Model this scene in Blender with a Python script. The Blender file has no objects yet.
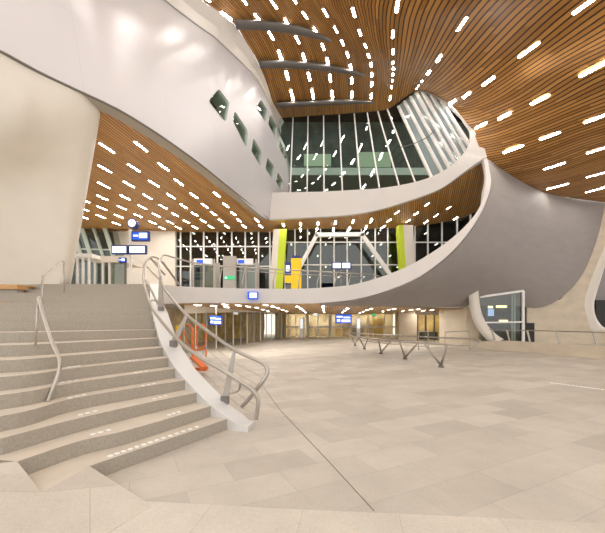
import bpy, bmesh, math, random
from mathutils import Vector, Matrix
from mathutils.bvhtree import BVHTree
R = math.radians
random.seed(4)
S = bpy.context.scene
C = S.collection
F, CX, CY, EYE = 340.0, 302.5, 322.0, 1.6      # focal length in px of the 605x533 frame, horizon row, eye height

# ------------------------------------------------------------------ camera
cam = bpy.data.objects.new('camera', bpy.data.cameras.new('camera'))
C.objects.link(cam)
cam.location = (0, 0, EYE)
cam.rotation_euler = (R(90), 0, 0)
cam.data.sensor_width = 36
cam.data.lens = 36 * F / 605
cam.data.shift_y = (CY - 266.5) / 605
cam.data.clip_end = 300
S.camera = cam
# ------------------------------------------------------------------ world and exposure
w = bpy.data.worlds.new('night_glow')
S.world = w
w.use_nodes = True
w.node_tree.nodes['Background'].inputs[0].default_value = (1.0, 0.975, 0.95, 1)
w.node_tree.nodes['Background'].inputs[1].default_value = 0.95
S.view_settings.view_transform = 'Standard'
S.view_settings.look = 'None'
S.view_settings.exposure = 0.86
S.view_settings.gamma = 1
S.view_settings.use_curve_mapping = False
LAMP = 30.0

# ------------------------------------------------------------------ small maths
def P(px, py, d):
    return Vector(((px - CX) / F * d, d, EYE + (CY - py) / F * d))
def PZ(px, py, z):
    d = (z - EYE) * F / (CY - py)
    return P(px, py, d)
def lerp(a, b, t):
    return a + (b - a) * t
def spline(pts, n):
    """Catmull-Rom through pts, n samples evenly along its length"""
    pts = [Vector(p) for p in pts]
    if len(pts) == 2:
        return [pts[0].lerp(pts[1], i / (n - 1)) for i in range(n)]
    q = [pts[0] * 2 - pts[1]] + pts + [pts[-1] * 2 - pts[-2]]
    fine = []
    for i in range(1, len(q) - 2):
        a, b, c, d = q[i - 1:i + 3]
        t0 = 0; t1 = t0 + max((b - a).length, 1e-5) ** .5
        t2 = t1 + max((c - b).length, 1e-5) ** .5; t3 = t2 + max((d - c).length, 1e-5) ** .5
        for k in range(16):
            t = t1 + (t2 - t1) * k / 16
            A1 = a * ((t1 - t) / (t1 - t0)) + b * ((t - t0) / (t1 - t0))
            A2 = b * ((t2 - t) / (t2 - t1)) + c * ((t - t1) / (t2 - t1))
            A3 = c * ((t3 - t) / (t3 - t2)) + d * ((t - t2) / (t3 - t2))
            B1 = A1 * ((t2 - t) / (t2 - t0)) + A2 * ((t - t0) / (t2 - t0))
            B2 = A2 * ((t3 - t) / (t3 - t1)) + A3 * ((t - t1) / (t3 - t1))
            fine.append(B1 * ((t2 - t) / (t2 - t1)) + B2 * ((t - t1) / (t2 - t1)))
    fine.append(pts[-1])
    L = [0]
    for i in range(1, len(fine)):
        L.append(L[-1] + (fine[i] - fine[i - 1]).length)
    out = []; j = 0
    for i in range(n):
        s = L[-1] * i / (n - 1)
        while j < len(L) - 2 and L[j + 1] < s:
            j += 1
        out.append(fine[j].lerp(fine[j + 1], 0 if L[j + 1] == L[j] else min(1, (s - L[j]) / (L[j + 1] - L[j]))))
    return out
def smooth(pts, per=8):
    """Catmull-Rom that keeps the control points as samples (uniform per segment)"""
    pts = [Vector(p) for p in pts]
    q = [pts[0] * 2 - pts[1]] + pts + [pts[-1] * 2 - pts[-2]]
    out = []
    for i in range(1, len(q) - 2):
        a, b, c, d = q[i - 1:i + 3]
        for k in range(per):
            t = k / per
            out.append(.5 * ((2 * b) + (c - a) * t + (2 * a - 5 * b + 4 * c - d) * t * t + (3 * b - a - 3 * c + d) * t ** 3))
    out.append(pts[-1])
    return out

# ------------------------------------------------------------------ materials
def newmat(name):
    m = bpy.data.materials.new(name); m.use_nodes = True
    nt = m.node_tree
    return m, nt, nt.nodes['Principled BSDF']
def nd(nt, typ, **kw):
    n = nt.nodes.new(typ)
    for k, v in kw.items():
        setattr(n, k, v)
    return n
def plain(name, col, rough=.5, metal=0, noise=0, scale=3, bump=0, stretch=(1, 1, 1)):
    m, nt, b = newmat(name)
    b.inputs['Base Color'].default_value = (*col, 1)
    b.inputs['Roughness'].default_value = rough
    b.inputs['Metallic'].default_value = metal
    if noise:
        tc = nd(nt, 'ShaderNodeTexCoord'); mp = nd(nt, 'ShaderNodeMapping'); mp.inputs['Scale'].default_value = stretch
        n = nd(nt, 'ShaderNodeTexNoise'); n.inputs['Scale'].default_value = scale; n.inputs['Detail'].default_value = 6
        nt.links.new(tc.outputs['Object'], mp.inputs[0]); nt.links.new(mp.outputs[0], n.inputs['Vector'])
        r = nd(nt, 'ShaderNodeValToRGB')
        r.color_ramp.elements[0].position = .3; r.color_ramp.elements[1].position = .7
        r.color_ramp.elements[0].color = (*[c * (1 - noise) for c in col], 1)
        r.color_ramp.elements[1].color = (*[min(1, c * (1 + noise)) for c in col], 1)
        nt.links.new(n.outputs['Fac'], r.inputs[0]); nt.links.new(r.outputs[0], b.inputs['Base Color'])
        if bump:
            bp = nd(nt, 'ShaderNodeBump'); bp.inputs['Strength'].default_value = bump; bp.inputs['Distance'].default_value = .02
            nt.links.new(n.outputs['Fac'], bp.inputs['Height']); nt.links.new(bp.outputs[0], b.inputs['Normal'])
    return m
def emit(name, col, s):
    m, nt, b = newmat(name)
    b.inputs['Base Color'].default_value = (*col, 1)
    b.inputs['Emission Color'].default_value = (*col, 1)
    b.inputs['Emission Strength'].default_value = s
    return m
def slatmat(name, ca, cb, gap=.26, rough=.45):
    """timber slats: uv.x counts slats, uv.y is metres along them"""
    m, nt, b = newmat(name)
    uv = nd(nt, 'ShaderNodeUVMap'); sp = nd(nt, 'ShaderNodeSeparateXYZ'); nt.links.new(uv.outputs[0], sp.inputs[0])
    fr = nd(nt, 'ShaderNodeMath', operation='FRACT'); nt.links.new(sp.outputs[0], fr.inputs[0])
    fl = nd(nt, 'ShaderNodeMath', operation='FLOOR'); nt.links.new(sp.outputs[0], fl.inputs[0])
    lt = nd(nt, 'ShaderNodeMath', operation='LESS_THAN'); lt.inputs[1].default_value = gap; nt.links.new(fr.outputs[0], lt.inputs[0])
    # board id: slat number and length of about three metres, shifted per slat
    wn = nd(nt, 'ShaderNodeTexWhiteNoise', noise_dimensions='1D'); nt.links.new(fl.outputs[0], wn.inputs['W'])
    sh = nd(nt, 'ShaderNodeMath', operation='MULTIPLY_ADD'); nt.links.new(wn.outputs[0], sh.inputs[0]); sh.inputs[1].default_value = 9
    nt.links.new(sp.outputs[1], sh.inputs[2])
    dv = nd(nt, 'ShaderNodeMath', operation='DIVIDE'); dv.inputs[1].default_value = 3.1; nt.links.new(sh.outputs[0], dv.inputs[0])
    fb = nd(nt, 'ShaderNodeMath', operation='FLOOR'); nt.links.new(dv.outputs[0], fb.inputs[0])
    cmb = nd(nt, 'ShaderNodeCombineXYZ'); nt.links.new(fl.outputs[0], cmb.inputs[0]); nt.links.new(fb.outputs[0], cmb.inputs[1])
    w2 = nd(nt, 'ShaderNodeTexWhiteNoise', noise_dimensions='3D'); nt.links.new(cmb.outputs[0], w2.inputs['Vector'])
    mx = nd(nt, 'ShaderNodeMix', data_type='RGBA'); nt.links.new(w2.outputs[0], mx.inputs[0])
    mx.inputs[6].default_value = (*ca, 1); mx.inputs[7].default_value = (*cb, 1)
    mg = nd(nt, 'ShaderNodeMix', data_type='RGBA'); nt.links.new(lt.outputs[0], mg.inputs[0])
    nt.links.new(mx.outputs[2], mg.inputs[6]); mg.inputs[7].default_value = (.035, .018, .008, 1)
    nt.links.new(mg.outputs[2], b.inputs['Base Color'])
    b.inputs['Roughness'].default_value = rough
    bp = nd(nt, 'ShaderNodeBump'); bp.invert = True; bp.inputs['Strength'].default_value = .5; bp.inputs['Distance'].default_value = .03
    nt.links.new(lt.outputs[0], bp.inputs['Height']); nt.links.new(bp.outputs[0], b.inputs['Normal'])
    return m
def paver(name, ca, cb, mortar, sx, sy, rot=0, rough=.55):
    m, nt, b = newmat(name)
    tc = nd(nt, 'ShaderNodeTexCoord'); mp = nd(nt, 'ShaderNodeMapping'); mp.inputs['Rotation'].default_value = (0, 0, rot)
    nt.links.new(tc.outputs['Object'], mp.inputs[0])
    br = nd(nt, 'ShaderNodeTexBrick'); br.inputs['Scale'].default_value = 1
    br.inputs['Color1'].default_value = (*ca, 1); br.inputs['Color2'].default_value = (*cb, 1); br.inputs['Mortar'].default_value = (*mortar, 1)
    br.inputs['Brick Width'].default_value = sx; br.inputs['Row Height'].default_value = sy
    br.inputs['Mortar Size'].default_value = .0035; br.inputs['Mortar Smooth'].default_value = .3
    nt.links.new(mp.outputs[0], br.inputs['Vector'])
    n = nd(nt, 'ShaderNodeTexNoise'); n.inputs['Scale'].default_value = 1.1; n.inputs['Detail'].default_value = 8; n.inputs['Roughness'].default_value = .7
    nt.links.new(tc.outputs['Object'], n.inputs['Vector'])
    g = nd(nt, 'ShaderNodeTexNoise'); g.inputs['Scale'].default_value = 60; g.inputs['Detail'].default_value = 4
    nt.links.new(tc.outputs['Object'], g.inputs['Vector'])
    r = nd(nt, 'ShaderNodeMapRange'); r.inputs[1].default_value = .25; r.inputs[2].default_value = .75; r.inputs[3].default_value = .84; r.inputs[4].default_value = 1.12
    nt.links.new(n.outputs['Fac'], r.inputs[0])
    r2 = nd(nt, 'ShaderNodeMapRange'); r2.inputs[1].default_value = .3; r2.inputs[2].default_value = .7; r2.inputs[3].default_value = .92; r2.inputs[4].default_value = 1.07
    nt.links.new(g.outputs['Fac'], r2.inputs[0])
    mu = nd(nt, 'ShaderNodeMath', operation='MULTIPLY'); nt.links.new(r.outputs[0], mu.inputs[0]); nt.links.new(r2.outputs[0], mu.inputs[1])
    vm = nd(nt, 'ShaderNodeVectorMath', operation='SCALE'); nt.links.new(br.outputs['Color'], vm.inputs[0]); nt.links.new(mu.outputs[0], vm.inputs['Scale'])
    nt.links.new(vm.outputs[0], b.inputs['Base Color'])
    b.inputs['Roughness'].default_value = rough
    return m
def glassmat(name, tint, refl=.10, back=1.0):
    m = bpy.data.materials.new(name); m.use_nodes = True
    nt = m.node_tree; nt.nodes.clear()
    o = nd(nt, 'ShaderNodeOutputMaterial'); mx = nd(nt, 'ShaderNodeMixShader')
    t = nd(nt, 'ShaderNodeBsdfTransparent'); t.inputs[0].default_value = (*tint, 1)
    g = nd(nt, 'ShaderNodeBsdfGlossy'); g.inputs['Roughness'].default_value = .0
    lw = nd(nt, 'ShaderNodeLayerWeight'); lw.inputs[0].default_value = .5
    pw = nd(nt, 'ShaderNodeMath', operation='POWER'); pw.inputs[1].default_value = 4; nt.links.new(lw.outputs['Facing'], pw.inputs[0])
    ad = nd(nt, 'ShaderNodeMath', operation='MULTIPLY_ADD'); ad.inputs[1].default_value = .7; ad.inputs[2].default_value = refl; ad.use_clamp = True
    nt.links.new(pw.outputs[0], ad.inputs[0]); nt.links.new(ad.outputs[0], mx.inputs[0])
    nt.links.new(t.outputs[0], mx.inputs[1]); nt.links.new(g.outputs[0], mx.inputs[2]); nt.links.new(mx.outputs[0], o.inputs[0])
    return m
def panelmat(name, col, rough, metal):
    """painted metal panels with faint joints, uv in panels"""
    m, nt, b = newmat(name)
    uv = nd(nt, 'ShaderNodeUVMap')
    br = nd(nt, 'ShaderNodeTexBrick'); br.offset = 0; br.inputs['Scale'].default_value = 1
    br.inputs['Color1'].default_value = (*col, 1); br.inputs['Color2'].default_value = (*[c * .97 for c in col], 1)
    br.inputs['Mortar'].default_value = (*[c * .86 for c in col], 1)
    br.inputs['Brick Width'].default_value = 3.2; br.inputs['Row Height'].default_value = 2.6; br.inputs['Mortar Size'].default_value = .006
    nt.links.new(uv.outputs[0], br.inputs['Vector']); nt.links.new(br.outputs['Color'], b.inputs['Base Color'])
    b.inputs['Roughness'].default_value = rough; b.inputs['Metallic'].default_value = metal
    tc = nd(nt, 'ShaderNodeTexCoord'); n = nd(nt, 'ShaderNodeTexNoise'); n.inputs['Scale'].default_value = .8; n.inputs['Detail'].default_value = 2
    nt.links.new(tc.outputs['Object'], n.inputs['Vector'])
    bp = nd(nt, 'ShaderNodeBump'); bp.inputs['Strength'].default_value = .12; bp.inputs['Distance'].default_value = .1
    nt.links.new(n.outputs['Fac'], bp.inputs['Height']); nt.links.new(bp.outputs[0], b.inputs['Normal'])
    return m
M = dict(
    wood=slatmat('timber_slats', (.36, .158, .03), (.57, .285, .07), gap=.27),
    wood2=slatmat('timber_slats_warm', (.50, .245, .055), (.68, .37, .11), gap=.22),
    wood3=slatmat('timber_slats_pale', (.52, .30, .11), (.66, .42, .19), gap=.18),
    plaster=plain('pale_plaster', (.80, .75, .67), .7, noise=.03, scale=1.2, bump=.05),
    cove=plain('cream_cove_plaster', (.84, .80, .75), .75),
    concrete=plain('beige_concrete', (.66, .575, .45), .75, noise=.09, scale=.9, bump=.1, stretch=(1, 1, 2.5)),
    pale=plain('pale_edge_concrete', (.82, .77, .69), .6, noise=.02, scale=2),
    grey=plain('grey_sprayed_plaster', (.30, .27, .255), .62, noise=.05, scale=.8, stretch=(1, 1, 3)),
    band=plain('white_grey_band', (.67, .64, .61), .6, noise=.02, scale=1),
    panel=panelmat('silver_white_panel', (.63, .615, .635), .33, .2),
    reveal=plain('grey_beige_reveal', (.42, .38, .32), .6),
    white=plain('white_painted_steel', (.86, .85, .82), .4),
    steel=plain('brushed_steel', (.46, .42, .37), .32, .7),
    blade=plain('blade_post_metal', (.38, .35, .31), .55, .3),
    darksteel=plain('dark_steel', (.20, .185, .17), .45, .6),
    duct=plain('grey_fin_metal', (.13, .12, .11), .6, .1),
    stone=plain('step_riser_shaded_stone', (.37, .33, .275), .85, noise=.12, scale=45, bump=.3),  # same stone as the treads, darkened to paint in shade from overhead light
    tread=plain('step_tread_lit_stone', (.62, .55, .46), .6, noise=.07, scale=3, bump=.06),  # step stone lightened to paint in the light from above
    curb=plain('white_curb_metal', (.72, .71, .70), .38, .25),
    floor=paver('stone_paving', (.60, .55, .475), (.48, .435, .375), (.42, .385, .33), 0.95, .48, R(-27)),
    nearfloor=paver('pale_border_paving', (.645, .595, .52), (.60, .545, .47), (.50, .45, .38), .8, 1.1, R(8)),
    ramp=paver('ramp_paving', (.61, .555, .48), (.545, .49, .42), (.42, .38, .32), .7, .9, R(-32)),
    groove=plain('dark_groove', (.24, .21, .18), .8),
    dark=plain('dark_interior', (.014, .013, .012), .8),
    darkgreen=plain('green_grey_interior', (.08, .10, .085), .8, noise=.3, scale=1.5),
    palegreen=plain('pale_green_board', (.45, .60, .40), .6),
    slab=plain('pale_green_slab', (.55, .64, .56), .6),
    glass=glassmat('clear_glass', (.60, .66, .62), .085),
    curved=plain('pale_curved_glass', (.26, .32, .33), .12),
    glass2=glassmat('tinted_roof_glass', (.68, .76, .74), .07),
    glassw=glassmat('warm_glass', (.85, .82, .72), .05),
    rail_glass=glassmat('balustrade_glass', (.93, .95, .94), .02),
    lamp=emit('strip_lamp', (1.0, .955, .89), LAMP),
    lampbody=plain('lamp_housing', (.75, .70, .65), .5),
    warm=emit('warm_room_lamp', (1.0, .75, .42), 1.6),
    stud=plain('white_stud', (.95, .93, .88), .4),
    lime=plain('lime_yellow_paint', (.60, .74, .03), .5),
    yellow=plain('yellow_paint', (1.0, .66, .0), .4),
    navy=plain('navy_casing', (.02, .04, .22), .4),
    screen=emit('lit_screen', (.45, .65, 1.0), .6),
    screenw=emit('white_screen', (.85, .92, 1.0), .5),
    bluescreen=emit('blue_screen', (.015, .09, .6), .45),
    green=emit('green_sign', (.03, .45, .18), .4),
    orange=plain('orange_barrier_paint', (.80, .17, .015), .4),
    oak=plain('oak_plank', (.55, .30, .11), .5, noise=.2, scale=4, stretch=(1, 12, 12)),
    gold=plain('golden_lit_room', (.80, .58, .24), .7, noise=.35, scale=1.2),
    shopwall=plain('beige_shop_wall', (.84, .75, .58), .7, noise=.12, scale=.7),
    black=plain('black_rubber', (.02, .02, .02), .6),
    booth=plain('grey_booth_panel', (.42, .40, .37), .5),
    curtain=plain('pale_drape', (.66, .60, .46), .8),
)

# ------------------------------------------------------------------ builders
def link(name, verts, faces, mat, parent=None, uvs=None, shade=True, mats=None, fm=None):
    me = bpy.data.meshes.new(name)
    me.from_pydata([tuple(v) for v in verts], [], faces)
    for mm in (mats or [mat]):
        me.materials.append(mm)
    if fm:
        for p, i in zip(me.polygons, fm):
            p.material_index = i
    if uvs:
        l = me.uv_layers.new(name='UVMap')
        for lp in me.loops:
            l.data[lp.index].uv = uvs[lp.vertex_index]
    if shade:
        for p in me.polygons:
            p.use_smooth = True
    me.update()
    o = bpy.data.objects.new(name, me); C.objects.link(o)
    if parent:
        o.parent = parent
        o.matrix_parent_inverse = Matrix.Translation(parent.location).inverted()
    return o
def tag(o, label, cat, group=None, kind=None):
    o['label'] = label; o['category'] = cat
    if group: o['group'] = group
    if kind: o['kind'] = kind
    return o
def struct(o):
    o['kind'] = 'structure'
    return o
def empty(name, loc, label, cat, group=None):
    o = bpy.data.objects.new(name, None); C.objects.link(o)
    o.empty_display_size = .1
    o.location = loc
    return tag(o, label, cat, group)
def solidify(o, t, off=-1):
    m = o.modifiers.new('thickness', 'SOLIDIFY'); m.thickness = t; m.offset = off; m.use_even_offset = False
    e = o.modifiers.new('edges', 'EDGE_SPLIT'); e.split_angle = R(40)
    return o
def surf(name, rows, mat, parent=None, uvf=None, thick=0, off=-1, flip=False):
    n = len(rows[0]); V = [p for r in rows for p in r]; Fc = []
    for i in range(len(rows) - 1):
        for j in range(n - 1):
            q = (i * n + j, i * n + j + 1, (i + 1) * n + j + 1, (i + 1) * n + j)
            Fc.append(q[::-1] if flip else q)
    U = []
    for i, r in enumerate(rows):
        s = 0
        for j, p in enumerate(r):
            if j: s += (r[j] - r[j - 1]).length
            U.append(uvf(i, j, s, p) if uvf else (i, s))
    o = link(name, V, Fc, mat, parent, U)
    if thick: solidify(o, thick, off)
    return o
def tube_geo(pts, r, seg=8, caps=True):
    pts = [Vector(p) for p in pts]; n = len(pts); V = []; Fc = []
    t = (pts[1] - pts[0]).normalized()
    up = Vector((0, 0, 1)) if abs(t.z) < .9 else Vector((1, 0, 0))
    a = t.cross(up).normalized()
    for i, p in enumerate(pts):
        tn = ((pts[min(i + 1, n - 1)] - pts[max(i - 1, 0)])).normalized()
        a = (a - tn * a.dot(tn)).normalized(); b = tn.cross(a)
        rr = r[i] if isinstance(r, (list, tuple)) else r
        for k in range(seg):
            an = 2 * math.pi * k / seg
            V.append(p + a * math.cos(an) * rr + b * math.sin(an) * rr)
    for i in range(n - 1):
        for k in range(seg):
            Fc.append((i * seg + k, i * seg + (k + 1) % seg, (i + 1) * seg + (k + 1) % seg, (i + 1) * seg + k))
    if caps:
        Fc.append(tuple(range(seg))[::-1]); Fc.append(tuple((n - 1) * seg + k for k in range(seg)))
    return V, Fc
def tube(name, pts, r, mat, parent=None, seg=8, curve=0):
    if curve: pts = smooth(pts, curve)
    V, Fc = tube_geo(pts, r, seg)
    return link(name, V, Fc, mat, parent)
def multi(name, geos, mat, parent=None, shade=False):
    V = []; Fc = []
    for v, f in geos:
        k = len(V); V += list(v); Fc += [tuple(i + k for i in q) for q in f]
    return link(name, V, Fc, mat, parent, shade=shade)
def bar_geo(p0, p1, w, h, up=Vector((0, 0, 1))):
    """box from p0 to p1; w across, h along 'up'"""
    p0 = Vector(p0); p1 = Vector(p1); t = (p1 - p0).normalized()
    up = Vector(up)
    if abs(t.dot(up)) > .95: up = Vector((0, 1, 0))
    a = t.cross(up).normalized(); b = a.cross(t)
    V = []
    for p in (p0, p1):
        for s, q in ((-1, -1), (1, -1), (1, 1), (-1, 1)):
            V.append(p + a * s * w / 2 + b * q * h / 2)
    return V, [(3, 2, 1, 0), (4, 5, 6, 7), (0, 1, 5, 4), (1, 2, 6, 5), (2, 3, 7, 6), (3, 0, 4, 7)]
def box_geo(x0, x1, y0, y1, z0, z1):
    V = [Vector(v) for v in ((x0, y0, z0), (x1, y0, z0), (x1, y1, z0), (x0, y1, z0), (x0, y0, z1), (x1, y0, z1), (x1, y1, z1), (x0, y1, z1))]
    return V, [(3, 2, 1, 0), (4, 5, 6, 7), (0, 1, 5, 4), (1, 2, 6, 5), (2, 3, 7, 6), (3, 0, 4, 7)]
def box(name, x0, x1, y0, y1, z0, z1, mat, parent=None, bevel=0):
    V, f = box_geo(x0, x1, y0, y1, z0, z1)
    o = link(name, V, f, mat, parent, shade=False)
    if bevel:
        m = o.modifiers.new('bevel', 'BEVEL'); m.width = bevel; m.segments = 2
    return o
def pbox(px0, py0, px1, py1, d, depth):
    """world extents of an upright box whose front face covers those photo pixels at distance d"""
    a = P(px0, py1, d); b = P(px1, py0, d)
    return a.x, b.x, d, d + depth, a.z, b.z
def prism(name, poly, z0, z1, mat, parent=None, mats=None):
    """poly: ccw xy list; mats (top, side)"""
    n = len(poly)
    V = [Vector((p[0], p[1], z0)) for p in poly] + [Vector((p[0], p[1], z1)) for p in poly]
    Fc = [tuple(range(n))[::-1], tuple(range(n, 2 * n))] + [(i, (i + 1) % n, n + (i + 1) % n, n + i) for i in range(n)]
    return link(name, V, Fc, mat, parent, shade=False, mats=mats, fm=([0, 0] + [1] * n) if mats else None)

# ================================================================== SETTING
# ---- floor
V = [(-45, -8, 0), (45, -8, 0), (45, 45, 0), (-45, 45, 0)]
fl = struct(link('floor', V, [(0, 1, 2, 3)], M['floor'], shade=False))
b0 = [P(-60, 497, 1) for _ in range(0)]
bl = [PZ(100, 499.5, 0), PZ(136, 501, 0), PZ(280, 509, 0), PZ(440, 516, 0), PZ(605, 524, 0), PZ(800, 533, 0)]
link('floor_border', [Vector((-2.6, 0, .004)), Vector((8, 0, .004))] + [Vector((p.x, p.y, .004)) for p in reversed(bl)],
     [tuple(range(2 + len(bl)))], M['nearfloor'], shade=False)['kind'] = 'structure'
g = [PZ(262, 385, 0), PZ(280, 410, 0), PZ(330, 463, 0), PZ(374, 511, 0)]
gv = [Vector((p.x, p.y, .003)) for p in g]
struct(multi('floor_joint', [bar_geo(gv[i], gv[i + 1], .007, .005) for i in range(3)], M['groove']))

# ---- main timber ceiling: a lattice of slat lines, back to front
W = Vector
rows = [
 [P(280, 118, 26.2), P(270, 97, 22.7), P(258, 62, 19.6), P(245, 40, 18.1), P(234, 23, 17.1), P(203, 0, 15.8), W((-9.8, 9, 16.5)), W((-13, -4, 16))],
 [P(295, 117, 26.3), PZ(292, 95, 16.9), PZ(287, 75, 16.9), PZ(280, 54, 16.8), PZ(271, 35, 16.8), PZ(257, 17, 16.7), PZ(245, 2, 16.6), W((-6.5, 9, 16.5)), W((-9.5, -4, 16))],
 [P(315, 115.5, 26.5), PZ(312.7, 94, 17.2), PZ(309, 76, 17.1), PZ(304, 57, 17), PZ(297.5, 39, 16.9), PZ(287, 22, 16.7), PZ(272, 1, 16.6), W((-4, 9, 16.5)), W((-6.2, -4, 16))],
 [P(334, 114.5, 26.8), PZ(332, 94, 17.6), PZ(330, 77.5, 17.4), PZ(327.6, 61, 17.1), PZ(323, 46, 16.9), PZ(315.6, 30, 16.7), PZ(305, 14.5, 16.6), PZ(296, 2, 16.5), W((-1.6, 9, 16.5)), W((-3, -4, 16))],
 [P(352, 113, 27.2), PZ(351.6, 94, 18.1), PZ(351.6, 80, 17.8), PZ(350.5, 66.5, 17.4), PZ(347.6, 54, 17), PZ(342.5, 42, 16.8), PZ(336, 29, 16.6), PZ(325.5, 12, 16.5), PZ(318, 0, 16.4), W((.4, 9, 16.3)), W((0, -4, 16))],
 [P(371, 111.5, 27.6), PZ(371, 95.6, 18.9), PZ(371.6, 83.6, 18.4), PZ(371.6, 74, 18), PZ(371, 64, 17.5), PZ(368.7, 55, 17), PZ(365.5, 45, 16.7), PZ(360, 32, 16.5), PZ(353.8, 11.6, 16.3), PZ(350, 0, 16.2), W((2.4, 8.5, 16.2)), W((2.6, -4, 16))],
 [P(389, 108.5, 28), P(391.6, 86.5, 25.7), P(393, 74, 23.4), P(393, 62, 20.6), P(393, 51, 19), P(393, 33.5, 17.5), P(397, 4.7, 15.5), W((4.9, 8, 16)), W((5.6, -4, 15.8))],
 [P(417, 91, 26.6), P(422, 80.7, 24), P(429, 72, 22), P(439, 58, 19.5), P(461.6, 24, 16.3), P(480, 0, 14.4), W((9.3, 8, 15)), W((11.5, -4, 14.7))],
 [P(442, 100, 25), P(451.5, 101, 23.2), P(466.5, 95, 21.2), P(488.6, 81, 19.2), P(529, 50, 16.7), P(605, -10, 13.5), W((15.3, 8, 14.4)), W((18.5, -4, 14))],
 [P(470, 127.5, 21.6), P(481.5, 125, 20.9), P(504.6, 116, 19.3), P(540, 99.6, 17.5), P(594.6, 67.6, 15), W((18.5, 9, 12.7)), W((27, -4, 12.4))],
 [P(484, 155, 20.6), P(513, 148.8, 19.9), P(550, 135.6, 18.6), P(600, 117.4, 17), W((24, 10, 11.9)), W((33, -4, 11.8))],
 [P(512, 176.6, 22), P(555, 166, 20.6), P(600, 150, 19), W((28, 11, 11.3)), W((38, -4, 11.3))],
 [P(529, 186.7, 23), P(557.5, 183, 22.3), P(598, 172, 20.8), W((30, 13, 10.9)), W((42, -4, 11))],
 [P(549, 194.6, 23.9), P(575, 192, 23.3), P(597, 188, 22.8), P(640, 180, 22), W((32, 16, 10.6)), W((46, 0, 10.6))],
 [P(605, 202.5, 25), P(640, 199, 24.3), W((34, 20, 10.5)), W((48, 5, 10.4))],
]
NV = 56
crow = [spline(r, NV) for r in rows]
SUB = 6
grid = []
cols = [smooth([crow[i][j] for i in range(len(rows))], SUB) for j in range(NV)]
grid = [[cols[j][i] for j in range(NV)] for i in range(len(cols[0]))]
SL = 12
ceil = struct(surf('ceiling', grid, M['wood'], uvf=lambda i, j, s, p: (i / SUB * SL, s)))
CEIL_BVH = BVHTree.FromPolygons([v.co.copy() for v in ceil.data.vertices], [tuple(p.vertices) for p in ceil.data.polygons])
def hit(px, py, bvh=None):
    d = Vector(((px - CX) / F, 1, (CY - py) / F)).normalized()
    loc, nor, i, dist = (bvh or CEIL_BVH).ray_cast(Vector((0, 0, EYE)), d)
    return loc, nor

# ---- white cove strip between timber ceiling and the silver gallery wall
Ue = [W((-13, 6, 16)), W((-9.1, 10.2, 16)), PZ(100, -60, 16), PZ(165, 0, 16), PZ(200, 27, 16), PZ(214.6, 37, 16), PZ(227, 49, 16), PZ(245.5, 67, 16), PZ(256.5, 80, 16), PZ(265.6, 97, 16), PZ(273, 116, 16.2), P(280, 134, 27.2)]
Wr = [W((-11, 3, 16.4)), W((-9.3, 9.5, 16.5)), W((-6.6, 13, 16.55)), P(203, 0, 15.8), P(223, 14, 16.5), P(229, 19, 16.8), P(236, 26.5, 17.3), P(245, 40, 18.1), P(252, 51, 18.8), P(262, 72, 20.3), P(272, 101, 23.4), P(283, 121, 27)]
Lo = [W((-8.8, 4.2, 8.3)), PZ(-110, -8, 8.3), PZ(-50, 26, 8.3), PZ(0, 51, 8.3), PZ(40, 72.6, 8.3), PZ(77.7, 90.5, 8.3), PZ(115, 108, 8.3), PZ(148.6, 128, 8.3), PZ(179, 148.6, 8.3), PZ(200, 164, 8.3), PZ(229.5, 187.8, 8.3), PZ(269.5, 219.5, 8.3)]
NB = 60
Us, Ws, Ls = spline(Ue, NB), spline(Wr, NB), spline(Lo, NB)
surfs = [Us[i].lerp(Ws[i], 1) for i in range(NB)]
mid = [Us[i].lerp(Ws[i], .5) + W((-.15, .1, .1)) for i in range(NB)]
struct(surf('trim_1', [Us, mid, Ws], M['cove'], thick=.1, off=1))

# ---- silver gallery wall (leaning, with two rows of slanted window openings)
Le = Lo + [P(292, 205, 27.2)]
Ls = spline(Le, NB)
HB = 20
def gw(i, f):
    """point of the wall; f 0 at foot, 1 at top; slightly bellied"""
    a, b = Ls[i], Us[i]
    return a.lerp(b, f) + W((.35, -.45, 0)) * math.sin(math.pi * f) * .9
gwall_rows = [[gw(i, f / HB) for i in range(NB)] for f in range(HB + 1)]
gal = struct(surf('wall_gallery', gwall_rows, M['panel'], uvf=lambda i, j, s, p: (s, i * .42)))
gb = BVHTree.FromPolygons([v.co.copy() for v in gal.data.vertices], [tuple(p.vertices) for p in gal.data.polygons])
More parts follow.
